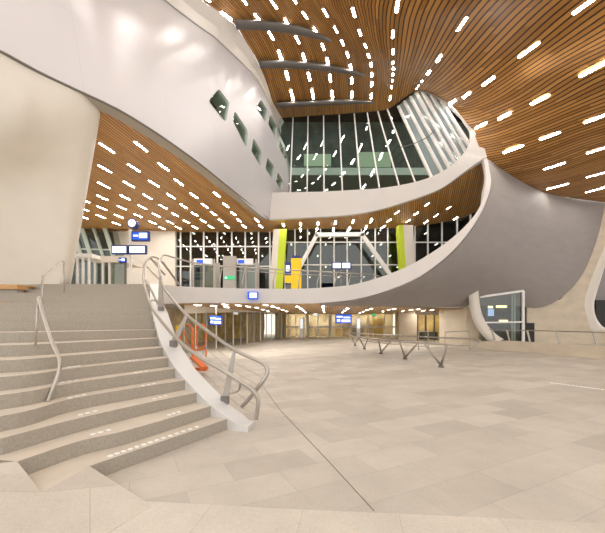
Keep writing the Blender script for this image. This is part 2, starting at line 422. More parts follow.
# slanted openings, each a recessed box: corners in the photo, put onto the wall
wins = [[(208, 101), (218.5, 89), (229, 103), (225.5, 122.5)], [(232.5, 121), (234.5, 111), (247.5, 131), (246, 148)], [(251, 151), (253, 138), (261.5, 152), (260, 166)],
        [(265, 168), (267, 157), (274, 167), (272.5, 180)], [(275.5, 181), (277.5, 172), (283, 181), (281.5, 191)],
        [(256, 108), (260.5, 99.5), (267, 110), (265, 122)], [(268, 124), (269.5, 114.5), (276.5, 127), (276, 140)], [(278, 145), (279, 135), (285, 147), (284.5, 158)]]
names = ['largest of the lower row, nearest the hall', 'second of the lower row from the hall', 'middle of the lower row', 'fourth of the lower row', 'smallest of the lower row, beside the white fascia',
         'largest of the upper row', 'second of the upper row', 'last of the upper row, beside the tall glazing']
cut_geo = []
for k, q in enumerate(wins):
    pts = []
    for (a, b) in q:
        loc, nor = hit(a, b, gb)
        if loc is None: loc = P(a, b, 24)
        pts.append(loc)
    cen = sum(pts, W((0, 0, 0))) / 4
    n = (pts[1] - pts[0]).cross(pts[3] - pts[0]).normalized()
    if n.dot(-cen) < 0: n = -n
    # rounded corners
    ring = []
    for i in range(4):
        p0, p1, p2 = pts[i - 1], pts[i], pts[(i + 1) % 4]
        for t in (0, .33, .66, 1):
            a = p1.lerp(p0, .16); b = p1.lerp(p2, .16)
            ring.append(a.lerp(p1, t).lerp(p1.lerp(b, t), t))
    m = len(ring)
    cut_geo.append((ring, n))
    V = [p + n * .03 for p in ring] + [p - n * .75 for p in ring] 
    # reveal (green grey lining) and glass pane
    rv = [(i, (i + 1) % m, m + (i + 1) % m, m + i) for i in range(m)] + [tuple(range(m, 2 * m))]
    wo = link('window_%d' % (k + 1), V, rv, M['darkgreen'], shade=False, mats=[M['slab'], M['dark']], fm=[0] * m + [1])
    struct(wo)
    pane = link('window_glass', [p - n * .12 for p in ring], [tuple(range(m))], M['glass'], wo, shade=False)
# boolean the openings out of the wall
V = []; Fc = []
for ring, n in cut_geo:
    k = len(V); m = len(ring)
    V += [p + n * .8 for p in ring] + [p - n * .55 for p in ring]
    Fc += [tuple(range(k, k + m))[::-1], tuple(range(k + m, k + 2 * m))] + [(k + i, k + (i + 1) % m, k + m + (i + 1) % m, k + m + i) for i in range(m)]
def cut_faces(obj, bvhrings):
    """remove wall area inside the rings: knife by subdividing with bisect planes per ring"""
    bm = bmesh.new(); bm.from_mesh(obj.data)
    uvl = bm.loops.layers.uv.active
    for ring, n in bvhrings:
        cen = sum(ring, W((0, 0, 0))) / len(ring); rad = max((p - cen).length for p in ring)
        m = len(ring)
        for i in range(m):
            a, b = ring[i], ring[(i + 1) % m]
            if (b - a).length < 1e-4: continue
            pn = (b - a).cross(n).normalized()
            fs = [f for f in bm.faces if (f.calc_center_median() - cen).length < rad + 1.6]
            geom = list({e for f in fs for e in f.edges}) + fs + list({v for f in fs for v in f.verts})
            bmesh.ops.bisect_plane(bm, geom=geom, plane_co=a, plane_no=pn, dist=1e-5)
        pl = []
        for i in range(m):
            a, b = ring[i], ring[(i + 1) % m]
            if (b - a).length < 1e-4: continue
            pn = (b - a).cross(n).normalized()
            if pn.dot(cen - a) > 0: pn = -pn
            pl.append((a, pn))
        kill = [f for f in bm.faces if (f.calc_center_median() - cen).length < rad + .2 and all((f.calc_center_median() - a).dot(pn) < 1e-4 for a, pn in pl)]
        bmesh.ops.delete(bm, geom=kill, context='FACES')
    bm.to_mesh(obj.data); bm.free()
cut_faces(gal, cut_geo)
# underside reveal strip along the foot of the gallery wall
Lp = spline(Lo, NB)
inn = []
for i in range(NB):
    t = (Lp[min(i + 1, NB - 1)] - Lp[max(i - 1, 0)]).normalized()
    nrm = W((-t.y, t.x, 0)).normalized()
    inn.append(Lp[i] + nrm * .55 + W((0, 0, .02)))
struct(surf('trim_2', [Lp, [a.lerp(b, .5) - W((0, 0, .04)) for a, b in zip(Lp, inn)], inn], M['reveal']))
struct(tube('trim_3', Lp, .035, M['darksteel'], seg=6))

# ---- timber ceiling over the upper landing (left): straight slats
def xyuv(wd, k, sc=1):
    return lambda i, j, s, p: ((p.x - k * p.y) / wd, p.y * 1.02)
ZC = 8.34
lrow = [[Lp[i] + W((.0, 0, .05)), Lp[i] + W((-4, 1.2, .04)), Lp[i] + W((-14, 3, .04))] for i in range(NB)]
for r in lrow:
    for p in r: p.z = ZC
far = [W((-2.0, 25.6, ZC)), W((-6, 25.6, ZC)), W((-22, 25.6, ZC))]
far2 = [W((-2.1, 23, ZC)), W((-6, 24.4, ZC)), W((-18, 25, ZC))]
lrow = [[W((p.x, min(p.y, 25.3), ZC)) for p in r] for r in lrow] + [far2, far]
lc = struct(surf('ceiling_landing', lrow, M['wood2'], uvf=xyuv(.135, .195)))
LC_BVH = BVHTree.FromPolygons([W((-30, 0, ZC)), W((10, 0, ZC)), W((10, 40, ZC)), W((-30, 40, ZC))], [(0, 1, 2, 3)])

# ---- upper white fascia ribbon with its turn round the glazing
fb = [P(269.5, 220, 22.2), P(320, 217.5, 22.1), P(350, 215.4, 22), P(380, 210, 21.8), P(410, 201, 21.4), P(440, 189.5, 21), P(465.6, 171.6, 20.6), P(482.5, 160.5, 20.35), P(486.2, 160, 20.4), P(484.5, 152, 20.6), P(480.7, 144, 20.9), P(470.5, 127.5, 21.6), P(458, 113, 23), P(443.5, 100, 24.9), P(430, 92.3, 26), P(417, 90.3, 26.8)]
ft = [P(272, 193.5, 22.2), P(320, 192.5, 22.1), P(350, 191, 22), P(380, 189, 21.8), P(410, 184, 21.4), P(430, 178, 21.1), P(448, 169, 20.9), P(458, 161, 20.9), P(464.5, 153.5, 20.95), P(467.5, 148, 21), P(469.3, 140.6, 21.2), P(468, 130, 21.7), P(456, 113.5, 23.1), P(441.5, 101, 25), P(428, 93.2, 26.1), P(416.5, 91.6, 26.8)]
fbS, ftS = smooth(fb, 5), smooth(ft, 5)
struct(surf('wall_upper_fascia', [fbS, [a.lerp(b, .5) for a, b in zip(fbS, ftS)], ftS], M['band'], thick=.3, off=0, uvf=lambda i, j, s, p: (s, i)))
# ---- lower white band, from the stair head round and up to the tip of the eye
li = [P(158.5, 285.5, 12.9), P(178, 286.5, 13.7), P(200, 287.5, 14.2), P(245, 288.7, 14.6), P(290, 289, 14.8), P(320, 288, 14.9), P(350, 285, 15.1), P(380, 277.6, 15.6), P(410, 265.6, 16.3), P(440, 247.6, 17.1), P(464, 228, 18), P(479, 210, 18.8), P(483, 192, 19.3), P(484.8, 180, 19.8), P(484.2, 170, 20.1), P(482.5, 160.5, 20.35)]
lo = [P(158.5, 304, 12.9), P(178, 303.5, 13.7), P(200, 303, 14.2), P(245, 303, 14.6), P(290, 303.5, 14.8), P(320, 303, 14.9), P(356, 299, 15.2), P(389, 290, 15.6), P(419, 277, 16.2), P(449, 254.5, 17), P(470, 230.5, 17.9), P(484, 207, 18.8), P(489, 189, 19.5), P(490, 180, 19.8), P(488.4, 170, 20.1), P(486, 160, 20.4)]
liS, loS = smooth(li, 5), smooth(lo, 5)
struct(surf('wall_lower_fascia', [loS, [a.lerp(b, .5) for a, b in zip(loS, liS)], liS], M['band'], thick=.22, off=0, uvf=lambda i, j, s, p: (s, i)))

# ---- grey sprayed underside sweeping from the band to the right-hand pier
A = [P(320, 304, 14.9), P(356, 299.4, 15.3), P(389, 290.4, 15.7), P(419, 277.4, 16.3), P(449, 255, 17.1), P(470, 231, 18), P(484, 207, 18.9), P(489, 189, 19.6), P(488, 172, 20.1), P(485, 158, 20.5)]
Bc = [P(320, 304.3, 15.2), P(362, 305.2, 17.5), P(400, 306, 19.6), P(430, 306.6, 21.3), P(460, 306, 22.5), P(505, 304.3, 23.5), P(545, 305.8, 24.1), P(577, 281, 24.6), P(595, 243, 25), P(605, 202, 25.1)]
Mc = [P(320, 304.2, 15.1), P(358, 303, 16.4), P(394, 300.5, 17.7), P(424, 296, 19), P(456, 288.5, 20.3), P(489, 277, 21.3), P(515, 262, 22), P(534, 241, 22.6), P(540, 214, 23), P(540, 191.5, 23.4)]
MA = [P(320, 304.1, 15), P(357, 301.2, 15.7), P(391, 295.8, 16.6), P(421, 287.5, 17.4), P(451, 274, 18.4), P(478, 257.5, 19.4), P(498, 238, 20.3), P(511, 217, 21), P(514, 195, 21.4), P(510, 175.5, 21.9)]
MB_ = [P(320, 304.25, 15.15), P(360, 304.5, 17), P(397, 303.8, 18.7), P(427, 302.5, 20.3), P(458, 299, 21.6), P(498, 294, 22.7), P(533, 290, 23.3), P(560, 266, 23.8), P(572, 228, 24.2), P(572, 199, 24.5)]
gr = [smooth(c, 7) for c in (A, MA, Mc, MB_, Bc)]
gg = [smooth([gr[i][j] for i in range(5)], 5) for j in range(len(gr[0]))]
gy = struct(surf('wall_underside', gg, M['grey'], thick=.12, off=0, uvf=lambda i, j, s, p: (i, s)))

# ---- plastered wall at left beside the stair
lw = [
 [(-150, -24, 6.3), (0, 49.5, 8.42), (40, 71, 9.15), (77, 89.5, 9.85), (90, 98, 10.3), (97, 108, 10.75), (99, 113, 11.2), (97, 116, 12.3)],
 [(-150, 80, 8), (0, 120, 9), (40, 120, 9.6), (77, 120, 10.25), (90, 120, 10.55), (97, 120, 10.85), (98.5, 121, 11.3), (97, 121, 12.5)],
 [(-150, 180, 9.8), (0, 180, 10.7), (40, 180, 11), (70, 180, 11.3), (80, 180, 11.5), (86.5, 180, 11.75), (88.5, 180, 12.2), (87, 180, 13.2)],
 [(-150, 240, 11.8), (0, 240, 12), (35, 240, 12.1), (62, 240, 12.3), (71, 240, 12.45), (76, 240, 12.7), (78, 240, 13.1), (77, 240, 14)],
 [(-150, 285.5, 12.95), (0, 285.5, 12.95), (35, 285.5, 12.95), (56, 285.5, 13), (63, 285.5, 13.1), (68, 285.5, 13.3), (70, 285.5, 13.7), (69, 285.5, 14.6)]]
lws = [[P(*q) for q in r] for r in lw]
lws = [smooth(r, 6) for r in lws]
lwg = [smooth([lws[i][j] for i in range(5)], 6) for j in range(len(lws[0]))]
struct(surf('wall_left', lwg, M['plaster'], thick=.05, off=0))

# ---- upper landing slab and the timber soffit under it
ZL = 3.04
def xy(p): return (p.x, p.y)
front = [(-11.2, 12.97), (-5.5, 12.97)] + [xy(p) for p in (P(178, 0, 13.7), P(200, 0, 14.2), P(245, 0, 14.6), P(290, 0, 14.8), P(320, 0, 14.95), P(345, 0, 16.3), P(362, 0, 17.7), P(400, 0, 19.7), P(430, 0, 21.4), P(460, 0, 22.6), P(478, 0, 23.2))]
back = [(13.5, 31), (-24, 31), (-24, 12.9)]
prism('floor_landing', front + back, 2.5, ZL, M['tread'])['kind'] = 'structure'
sv = [W((x, y, 2.455)) for x, y in [(-5.4, 12.95)] + front[2:]]
sn = len(sv)
back_pts = [W((lerp(-9, 16, i / (sn - 1)), 37.5, 2.455)) for i in range(sn)]
back_pts[0].x = -9
so = struct(surf('ceiling_concourse', [sv, [a.lerp(b, .5) for a, b in zip(sv, back_pts)], back_pts], M['wood3'], uvf=xyuv(.16, .08)))
SO_BVH = BVHTree.FromPolygons([W((-30, 0, 2.455)), W((30, 0, 2.455)), W((30, 50, 2.455)), W((-30, 50, 2.455))], [(0, 1, 2, 3)])
SO_BVH2 = SO_BVH

# ================================================================== STAIRCASE
RIS = .16
Rk = {1: (-1.12, 5.05), 2: (-1.40, 5.18), 3: (-1.68, 5.39), 4: (-1.94, 5.61), 5: (-2.19, 5.84), 6: (-2.40, 6.08), 7: (-2.62, 6.38), 8: (-2.86, 6.75)}
for k, (px, d) in {9: (156.5, 7.1), 10: (154.5, 7.45), 11: (153, 7.85), 12: (151.5, 8.4), 13: (150.5, 9.1), 14: (150, 9.8), 15: (150, 10.5), 16: (150, 11.2), 17: (150, 11.8), 18: (150, 12.35), 19: (150, 12.9)}.items():
    Rk[k] = ((px - CX) / F * d, d)
mid80 = {4: 4.35, 5: 4.56, 6: 4.79, 7: 5.02, 8: 5.42, 9: 5.9, 10: 6.5, 11: 7.1, 12: 7.9, 13: 8.8, 14: 9.6, 15: 10.4, 16: 11.2, 17: 11.8, 18: 12.35, 19: 12.9}
left0 = {4: 3.46, 5: 3.72, 6: 3.95, 7: 4.25, 8: 4.65, 9: 5.15, 10: 5.75, 11: 6.55, 12: 7.5, 13: 8.45, 14: 9.4, 15: 10.3, 16: 11.15, 17: 11.8, 18: 12.35, 19: 12.9}
def pd(px, d): return ((px - CX) / F * d, d)
nose = {1: [(-2.13, 3.4), (-1.65, 4.18), Rk[1]],
        2: [(-2.62, 3.12), pd(80, 3.66), pd(130, 4.05), Rk[2]],
        3: [(-2.89, 3.28), pd(80, 3.97), pd(160, 4.88), Rk[3]]}
for k in range(4, 20):
    l, m_ = left0[k], mid80[k]
    s = min(1, (k - 4) / 9)
    far_l = (pd(0, l)[0] - lerp(1.2, 3.0, s), l - lerp(.9, 0, s))
    nose[k] = [far_l, pd(0, l), pd(80, m_), Rk[k]]
st = empty('staircase', (-2.2, 5.4, 0), 'broad curved staircase of grey-brown stone rising to the upper landing at left', 'staircase')
N3 = {}
for k, pts in nose.items():
    N3[k] = [(p.x, p.y) for p in smooth([W((x, y, 0)) for x, y in pts], 6)]
def out_normal(k):
    a = Rk[max(k - 1, 1)]; b = Rk[min(k + 1, 19)]
    t = Vector((b[0] - a[0], b[1] - a[1])).normalized()
    return Vector((t.y, -t.x))
steps = {}
for k in range(1, 20):
    z = RIS * k
    f = list(N3[k])
    b = list(N3[k + 1]) if k < 19 else [(x, y + .6) for x, y in N3[19]]
    # a little nosing end reaches under the curb
    n = out_normal(k); f.append((f[-1][0] + n.x * .08, f[-1][1] + n.y * .08))
    n = out_normal(min(k + 1, 19)); b.append((b[-1][0] + n.x * .08, b[-1][1] + n.y * .08))
    if k == 1: b = [(-3.2, 3.3)] + b
    if k == 2: b = [(-3.3, 3.2)] + b
    ext = []
    if k < 19:                                  # tread runs 4 cm under the next riser
        b = [(x, y + .04) for x, y in b]
    if k == 1: f = [(-2.62, 2.75), (-2.19, 2.83)] + f
    poly = f + b[::-1]
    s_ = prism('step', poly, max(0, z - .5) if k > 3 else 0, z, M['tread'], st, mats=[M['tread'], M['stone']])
    steps[k] = s_
# white inlaid studs on the treads
def studs(k, a, b, n):
    for i in range(n):
        t = i / max(1, n - 1)
        p = PZ(lerp(a[0], b[0], t), lerp(a[1], b[1], t), RIS * k + .002)
        V = [p + W((math.cos(q * math.pi / 4) * .03, math.sin(q * math.pi / 4) * .03, h)) for h in (0, .006) for q in range(8)]
        link('stud', V, [tuple(range(8, 16))] + [(q, (q + 1) % 8, 8 + (q + 1) % 8, 8 + q) for q in range(8)], M['stud'], steps[k], shade=False)
studs(1, (110.4, 456), (196.7, 427), 14)
for k, a, b in ((2, (93, 434.5), (108.5, 430.3)), (2, (169, 415), (178.6, 412)), (3, (80.5, 415), (95, 411.3)), (3, (154.5, 398.8), (165.5, 396)), (4, (70, 398), (84, 395)), (4, (143, 385.8), (154, 383.8)),
                (5, (62, 382.5), (76, 380.2)), (5, (135.5, 372.6), (146, 371.2)), (6, (69, 367.2), (79, 366)), (6, (129, 361), (137, 360.2))):
    studs(k, a, b, 3)
# white curb following the right-hand ends of the steps
cin = [W((-.79, 4.94, .07)), W((-.95, 4.97, .10))] + [W((Rk[k][0], Rk[k][1], RIS * k + .015)) for k in range(1, 20)]
cin = smooth(cin, 3)
cout = []
for i, p in enumerate(cin):
    t = cin[min(i + 1, len(cin) - 1)] - cin[max(i - 1, 0)]; t.z = 0; t.normalize()
    wdt = .33 if i > 4 else .31
    cout.append(p + W((t.y, -t.x, 0)) * wdt)
r0 = [W((p.x, p.y, max(0, p.z - .55))) for p in cin]
r3 = [W((p.x, p.y, max(0, p.z - .55))) for p in cout]
V = []; Fc = []
for q in zip(r0, cin, cout, r3): V += list(q)
n = len(cin)
for i in range(n - 1):
    for a in range(4):
        b = (a + 1) % 4
        Fc.append((i * 4 + a, (i + 1) * 4 + a, (i + 1) * 4 + b, i * 4 + b)[::-1])
Fc += [(0, 1, 2, 3)[::-1], tuple(4 * (n - 1) + q for q in (0, 1, 2, 3))]
cb = link('curb', V, Fc, M['curb'], st, shade=False)
cb['label'] = 'smooth white metal curb'
# sloping paving at the stair foot
rv = [W((-1.3, 2.95, .002)), W((-1.64, 3.14, .05)), W((-2.13, 3.40, .16)), W((-2.20, 2.86, .164)), W((-2.43, 3.0, .26)), W((-2.62, 3.12, .322)), W((-3.1, 2.95, .335)), W((-4.6, 2.4, .40)), W((-4.6, .0, .45)), W((-2.4, .0, .06)), W((-1.9, 1.6, .03))]
bt = [W((p.x, p.y, -.02)) for p in rv]; n = len(rv)
Fc = [(0, 1, 2, 3), (0, 3, 10), (3, 4, 9), (4, 5, 6), (4, 6, 7), (4, 7, 8), (4, 8, 9), (3, 9, 10)] + [(i, (i + 1) % n, n + (i + 1) % n, n + i)[::-1] for i in range(n)]
link('floor_ramp', rv + bt, Fc, M['ramp'], shade=False)['kind'] = 'structure'

# ---- handrails on the left half of the stair
rd = empty('stair_handrail', P(47, 401, 4.12), 'short curved steel handrail standing midway on the lower steps', 'handrail')
tube('rail', [P(38.5, 297, 4.9), P(41, 306, 4.85), P(47, 327, 4.7), P(54, 347, 4.5), P(58.5, 356, 4.4), P(60, 364, 4.33), P(58, 375, 4.27), P(52, 390, 4.18), P(47.3, 402, 4.1)], .024, M['steel'], rd, 10, 6)
tube('post', [P(38.2, 298, 4.9), P(37, 318, 4.85), P(35.6, 345.5, 4.8)], .015, M['steel'], rd)
rd = empty('stair_handrail', P(43, 307, 9.1), 'slender steel handrail on two posts near the upper steps beside the plaster wall', 'handrail')
tube('rail', [P(42.3, 281, 9.1), P(42.3, 277.5, 9.1), P(44, 275.5, 9.2), P(53, 268, 10), P(61.5, 261.8, 10.8), P(63.6, 261.5, 10.9), P(64, 265, 10.9)], .025, M['steel'], rd, 10, 4)
tube('post', [P(42.3, 280, 9.1), P(43, 307, 9.1)], .022, M['steel'], rd)
tube('post', [P(64, 264, 10.9), P(64, 292.5, 10.9)], .022, M['steel'], rd)

# ---- the double balustrade rising along the curb and turning into the landing rail
bal = empty('stair_balustrade', (-.75, 5.1, .07), 'sweeping double steel rail balustrade on the white curb of the staircase', 'balustrade')
railA = [P(256, 419, 5.22), P(257.5, 408, 5.2), P(258, 400, 5.2), P(253.5, 391, 5.2), P(243, 383, 5.25), P(222, 370, 5.4), P(201, 357.8, 5.65), P(182.5, 344, 6.0), P(169.4, 330.7, 6.5), P(156, 314, 7.2), P(149.7, 303, 7.9), P(145.8, 290, 8.8), P(143.5, 279, 9.6), P(144.4, 265.3, 10.6), P(148.6, 258.5, 11.4), P(154.5, 257, 12), P(160.4, 260.4, 12.6), P(168, 270, 13.2), P(178, 284, 13.9)]
railB = [P(241.6, 407, 5.55), P(249, 399, 5.5), P(259, 386, 5.4), P(266, 376, 5.4), P(267, 368.5, 5.42), P(260, 361.5, 5.5), P(235, 350, 5.8), P(208.8, 332, 6.4), P(187.8, 316, 7.2), P(174.7, 301.8, 8), P(165.5, 290, 8.8), P(160.4, 275.5, 9.8), P(159.2, 265.3, 10.6), P(161, 257.5, 11.6), P(164.6, 255, 12.3), P(172, 257, 13), P(192.5, 262.5, 13.95), P(211, 265, 14.25)]
tube('handrail', railA, .032, M['steel'], bal, 10, 8)
tube('guard_rail', railB, .032, M['steel'], bal, 10, 8)
def fin_post(base, top, wb, wt, name='post'):
    """tapered flat blade post with a clevis shoe"""
    V = []
    t = (top - base).normalized(); a = t.cross(W((0, 1, 0))).normalized(); b = a.cross(t)
    for p, w_ in ((base, wb), (base.lerp(top, .5), (wb + wt) / 2 * 1.1), (top, wt)):
        for s, q in ((-1, -1), (1, -1), (1, 1), (-1, 1)):
            V.append(p + a * s * w_ / 2 + b * q * .02)
    Fc = [(3, 2, 1, 0), (8, 9, 10, 11)]
    for k in (0, 4):
        Fc += [(k, k + 1, k + 5, k + 4), (k + 1, k + 2, k + 6, k + 5), (k + 2, k + 3, k + 7, k + 6), (k + 3, k, k + 4, k + 7)]
    o = link(name, V, Fc, M['blade'], bal, shade=False)
    link('shoe', *box_geo(base.x - .06, base.x + .06, base.y - .05, base.y + .05, base.z - .08, base.z + .05), M['darksteel'], o, shade=False)
    return o
fin_post(P(225, 399, 5.45), P(234.5, 351, 5.8), .10, .05)
fin_post(P(173.5, 343, 6.5), P(187, 316, 7.2), .12, .06)
fin_post(P(161, 309, 8.3), P(160.5, 277, 9.6), .15, .07)
for a, b, c in ((P(226, 394, 5.5), P(238, 391, 5.45), P(240.5, 383, 5.28)), (P(174, 338, 6.5), P(179, 341, 6.2), P(181, 343.5, 6.02)), (P(161, 304, 8.3), P(153, 300, 8.1), P(150, 303, 7.9))):
    tube('bracket', [a, b, c], .016, M['steel'], bal, 8, 5)
for a, b in ((P(147.5, 267, 10.3), P(161, 281, 9.6)), (P(146, 280, 9.6), P(158, 304, 8.5)), (P(151, 258, 11.6), P(160, 266, 10.8)), (P(163, 262, 11.2), P(180, 285.5, 13.6)), (P(150, 258, 11.8), P(165, 275, 12.6))):
    tube('strut', [a, b], .028, M['steel'], bal)
As, Bs = smooth(railA, 8), smooth(railB, 8)
cabs = []
for q in (.25, .42, .59, .76, .93):
    for lst in (1,):
        pts = []
        for i in range(26, 86, 3):
            pb = Bs[i]
            j = min(range(len(cout)), key=lambda m_: (cout[m_].xy - pb.xy).length)
            pts.append(pb.lerp(cout[j] + W((0, 0, .03)), q))
        tube('cable', pts, .0035, M['steel'], bal, 4)

# ---- rail along the edge of the upper landing
lr = empty('landing_balustrade', P(211, 288, 14.25), 'long steel guard rail with slanted posts along the landing edge above the white fascia', 'balustrade')
top = [P(211, 265, 14.25), P(245, 267.3, 14.6), P(290, 270, 14.85), P(320, 271.5, 14.95), P(345, 273, 15.4), P(362, 274, 16.4), P(380, 276, 17.6)]
tube('handrail', top, .028, M['steel'], lr, 8, 6)
tube('lower_rail', [p + W((0, .02, -.16)) for p in top], .014, M['steel'], lr, 6, 6)
tps = smooth(top, 6)
for i in range(2, len(tps) - 1, 4):
    p = tps[i]
    tube('post', [W((p.x - .12, p.y + .12, ZL)), W((p.x - .12, p.y + .1, ZL + .3)), W((p.x, p.y, p.z))], [.03, .03, .018], M['steel'], lr, 6)

# ================================================================== MEZZANINE WINDOW WALL
YG = 25.5
def gx(px): return (px - CX) / F * YG
def gz(py): return EYE + (CY - py) / F * YG
gl = empty('glass_wall', (gx(225), YG, ZL), 'dark glazed wall with white mullions at the back of the upper landing, left of the lime column', 'glass wall')
box('glazing', gx(176), gx(272), YG, YG + .02, ZL, ZC, M['glass'], gl)
for px in (181, 191, 204, 217.6, 232, 245.4, 258.7, 270):
    box('mullion', gx(px) - .05, gx(px) + .05, YG - .12, YG - .02, ZL, ZC, M['white'], gl)
for py in (246.7, 266.5):
    box('transom', gx(176), gx(272), YG - .10, YG - .03, gz(py) - .04, gz(py) + .04, M['white'], gl)
gl = empty('glass_wall', (gx(375), YG, ZL), 'dark glazed wall with white mullions at the back of the upper landing, right of the lime column', 'glass wall')
box('glazing', gx(272), gx(500), YG, YG + .02, ZL, 10.2, M['glass'], gl)
for px in (285, 295, 307.6, 320.5, 334, 347, 361, 375, 387.5, 399, 414.6, 427.5, 441.6, 456.7, 470, 483):
    box('mullion', gx(px) - .045, gx(px) + .045, YG - .12, YG - .02, ZL, 10.2, M['white'], gl)
for py in (242.5, 265):
    box('transom', gx(272), gx(500), YG - .10, YG - .03, gz(py) - .04, gz(py) + .04, M['white'], gl)
# dark room behind
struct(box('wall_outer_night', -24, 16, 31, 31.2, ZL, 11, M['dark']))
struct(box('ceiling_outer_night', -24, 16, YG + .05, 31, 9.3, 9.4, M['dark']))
struct(box('wall_landing_back', gx(128), gx(176.5), YG - .3, YG + .2, ZL, ZC + .05, M['plaster']))
# timber soffit under the upper fascia, right part, rising to the tip
cf = [P(269.5, 219.8, 22.3), P(320, 217.3, 22.2), P(350, 215.2, 22.1), P(380, 209.8, 21.9), P(410, 200.8, 21.5), P(440, 189.3, 21.1), P(465.6, 171.4, 20.8), P(482.5, 160.3, 20.5)]
cbk = [P(269.5, 231, YG + .05), P(320, 229, YG + .05), P(350, 229.5, YG + .05), P(380, 229, YG + .05), P(412, 227, YG + .05), P(445, 222, YG), P(475, 212, 24.5), P(500, 190, 23.8)]
cfs, cbs = smooth(cf, 6), smooth(cbk, 6)
rc = struct(surf('ceiling_gallery', [[a.lerp(b, t / 4) for a, b in zip(cfs, cbs)] for t in range(5)], M['wood2'], uvf=xyuv(.14, .3)))
RC_BVH = BVHTree.FromPolygons([v.co.copy() for v in rc.data.vertices], [tuple(p.vertices) for p in rc.data.polygons])
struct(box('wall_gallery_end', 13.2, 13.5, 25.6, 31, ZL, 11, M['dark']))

# columns with lime flank
def column(px0, px1, px2, py0, py1, lean, d, label, lime_first):
    c = empty('column', (P((px0 + px2) / 2, 300, d).x, d, ZL), label, 'column')
    def blade(name, a, b, mat):
        x0, x1 = P(a, 0, d).x, P(b, 0, d).x
        zt = EYE + (CY - py0) / F * d
        L = P(0, 0, 1)
        V = [W((x0 + lean, d, ZL)), W((x1 + lean, d, ZL)), W((x1 + lean, d + .7, ZL)), W((x0 + lean, d + .7, ZL)), W((x0, d, zt)), W((x1, d, zt)), W((x1, d + .7, zt)), W((x0, d + .7, zt))]
        link(name, V, box_geo(0, 1, 0, 1, 0, 1)[1], mat, c, shade=False)
    if lime_first:
        blade('lime_flank', px0, px1, M['lime']); blade('shaft', px1, px2, M['plaster'])
    else:
        blade('shaft', px0, px1, M['plaster']); blade('lime_flank', px1, px2, M['lime'])
column(273.5, 279.5, 286.5, 229, 290, -.35, 24, 'slanted pale column with a lime flank on its right side, beside the yellow machine', False)
column(398.5, 403.5, 413, 225, 290, .3, 24, 'slanted pale column with a lime flank on its left side, near the right end of the landing', True)
# white truss
tr = empty('truss', P(340, 300, 24.3), 'white trapezoid steel truss frame standing before the dark glazing', 'truss')
for a, b, nme in (((317, 234.5), (293, 280), 'brace'), ((315, 235), (364, 234.5), 'chord'), ((361.5, 234), (393, 279), 'brace')):
    link(nme, *bar_geo(P(*a, 24.3), P(*b, 24.3), .27, .27), M['white'], tr, shade=False)

# ---- objects on the landing
vm = empty('ticket_machine', P(293, 300, 20), 'tall yellow and navy ticket machine beside the lime column', 'ticket machine')
x0, x1, y0, y1, z0, z1 = pbox(291, 258, 301.5, 300, 20, .5)
box('yellow_body', x0, x1, y0, y1, ZL, z1, M['yellow'], vm, .04)
x0, x1, y0, y1, z0, z1 = pbox(285, 262, 291.2, 282, 20.02, .45)
box('navy_front', x0, x1, y0, y1, z0 - .1, z1, M['navy'], vm)
box('screen', x0 + .06, x1 - .1, y0 - .02, y0, z1 - .55, z1 - .2, M['screenw'], vm)
x0, x1, y0, y1, z0, z1 = pbox(285, 272, 291.5, 283, 19.98, .3)
box('yellow_shelf', x0, x1, y0, y1, z0, z0 + .45, M['yellow'], vm)
x0, x1, y0, y1, z0, z1 = pbox(292, 255.5, 300, 258, 20.1, .3)
box('navy_cap', x0, x1, y0, y1, z0, z1, M['navy'], vm)

def hang_screen(name, label, px0, py0, px1, py1, d, rod_to, mats, group=None, post_x=None):
    e = empty(name, P((px0 + px1) / 2, py1, d), label, 'screen', group)
    x0, x1, y0, y1, z0, z1 = pbox(px0, py0, px1, py1, d, .18)
    box('casing', x0, x1, y0, y1, z0, z1, M['navy'], e, .02)
    m = (x1 - x0) * .07; mz = (z1 - z0) * .14
    if mats == 'two':
        mid_ = (x0 + x1) / 2
        box('display', x0 + m, mid_ - m / 2, y0 - .012, y0, z0 + mz, z1 - mz, M['screenw'], e)
        box('display', mid_ + m / 2, x1 - m, y0 - .012, y0, z0 + mz, z1 - mz, M['screenw'], e)
    elif mats == 'mixed':
        box('display', x0 + m, x1 - m, y0 - .012, y0, z0 + mz, z1 - mz, M['bluescreen'], e)
        w_ = x1 - x0; h_ = z1 - z0
        box('text_panel', x0 + w_ * .45, x1 - m * 1.5, y0 - .02, y0 - .012, z0 + h_ * .3, z1 - mz * 1.4, M['screenw'], e)
        box('text_panel', x0 + w_ * .12, x0 + w_ * .4, y0 - .02, y0 - .012, z0 + h_ * .45, z0 + h_ * .62, M['screenw'], e)
    else:
        box('display', x0 + m, x1 - m, y0 - .012, y0, z0 + mz, z1 - mz, M['screenw'], e)
        for r_ in range(3):
            zz = z1 - mz * 1.6 - (z1 - z0) * .2 * (r_ + .3)
            box('text_line', x0 + m * 1.8, x1 - m * (2 + r_ * 1.5), y0 - .016, y0 - .012, zz - .02, zz + .02, M['screen'], e)
    if rod_to:
        xm = (x0 + x1) / 2
        box('rod', xm - .025, xm + .025, y0 + .07, y0 + .12, z1, rod_to, M['steel'], e)
    return e
hang_screen('departure_screen', 'pair of lit departure displays in one navy casing hung before the dark glazing', 331.5, 262, 351.5, 269, 20, None, 'two')
e = bpy.data.objects['departure_screen']
box('post', P(341, 0, 20).x - .04, P(341, 0, 20).x + .04, 20.05, 20.13, ZL, EYE + (CY - 266) / F * 20, M['darksteel'], e)
ip = empty('information_post', P(129, 284, 17), 'slim grey pole carrying a round clock beside the lit screens on the landing', 'post')
xp = P(129.3, 0, 17).x
box('pole', xp - .06, xp + .06, 17.05, 17.17, ZL, EYE + (CY - 229) / F * 17, M['white'], ip)
cc = P(131.5, 223, 17)
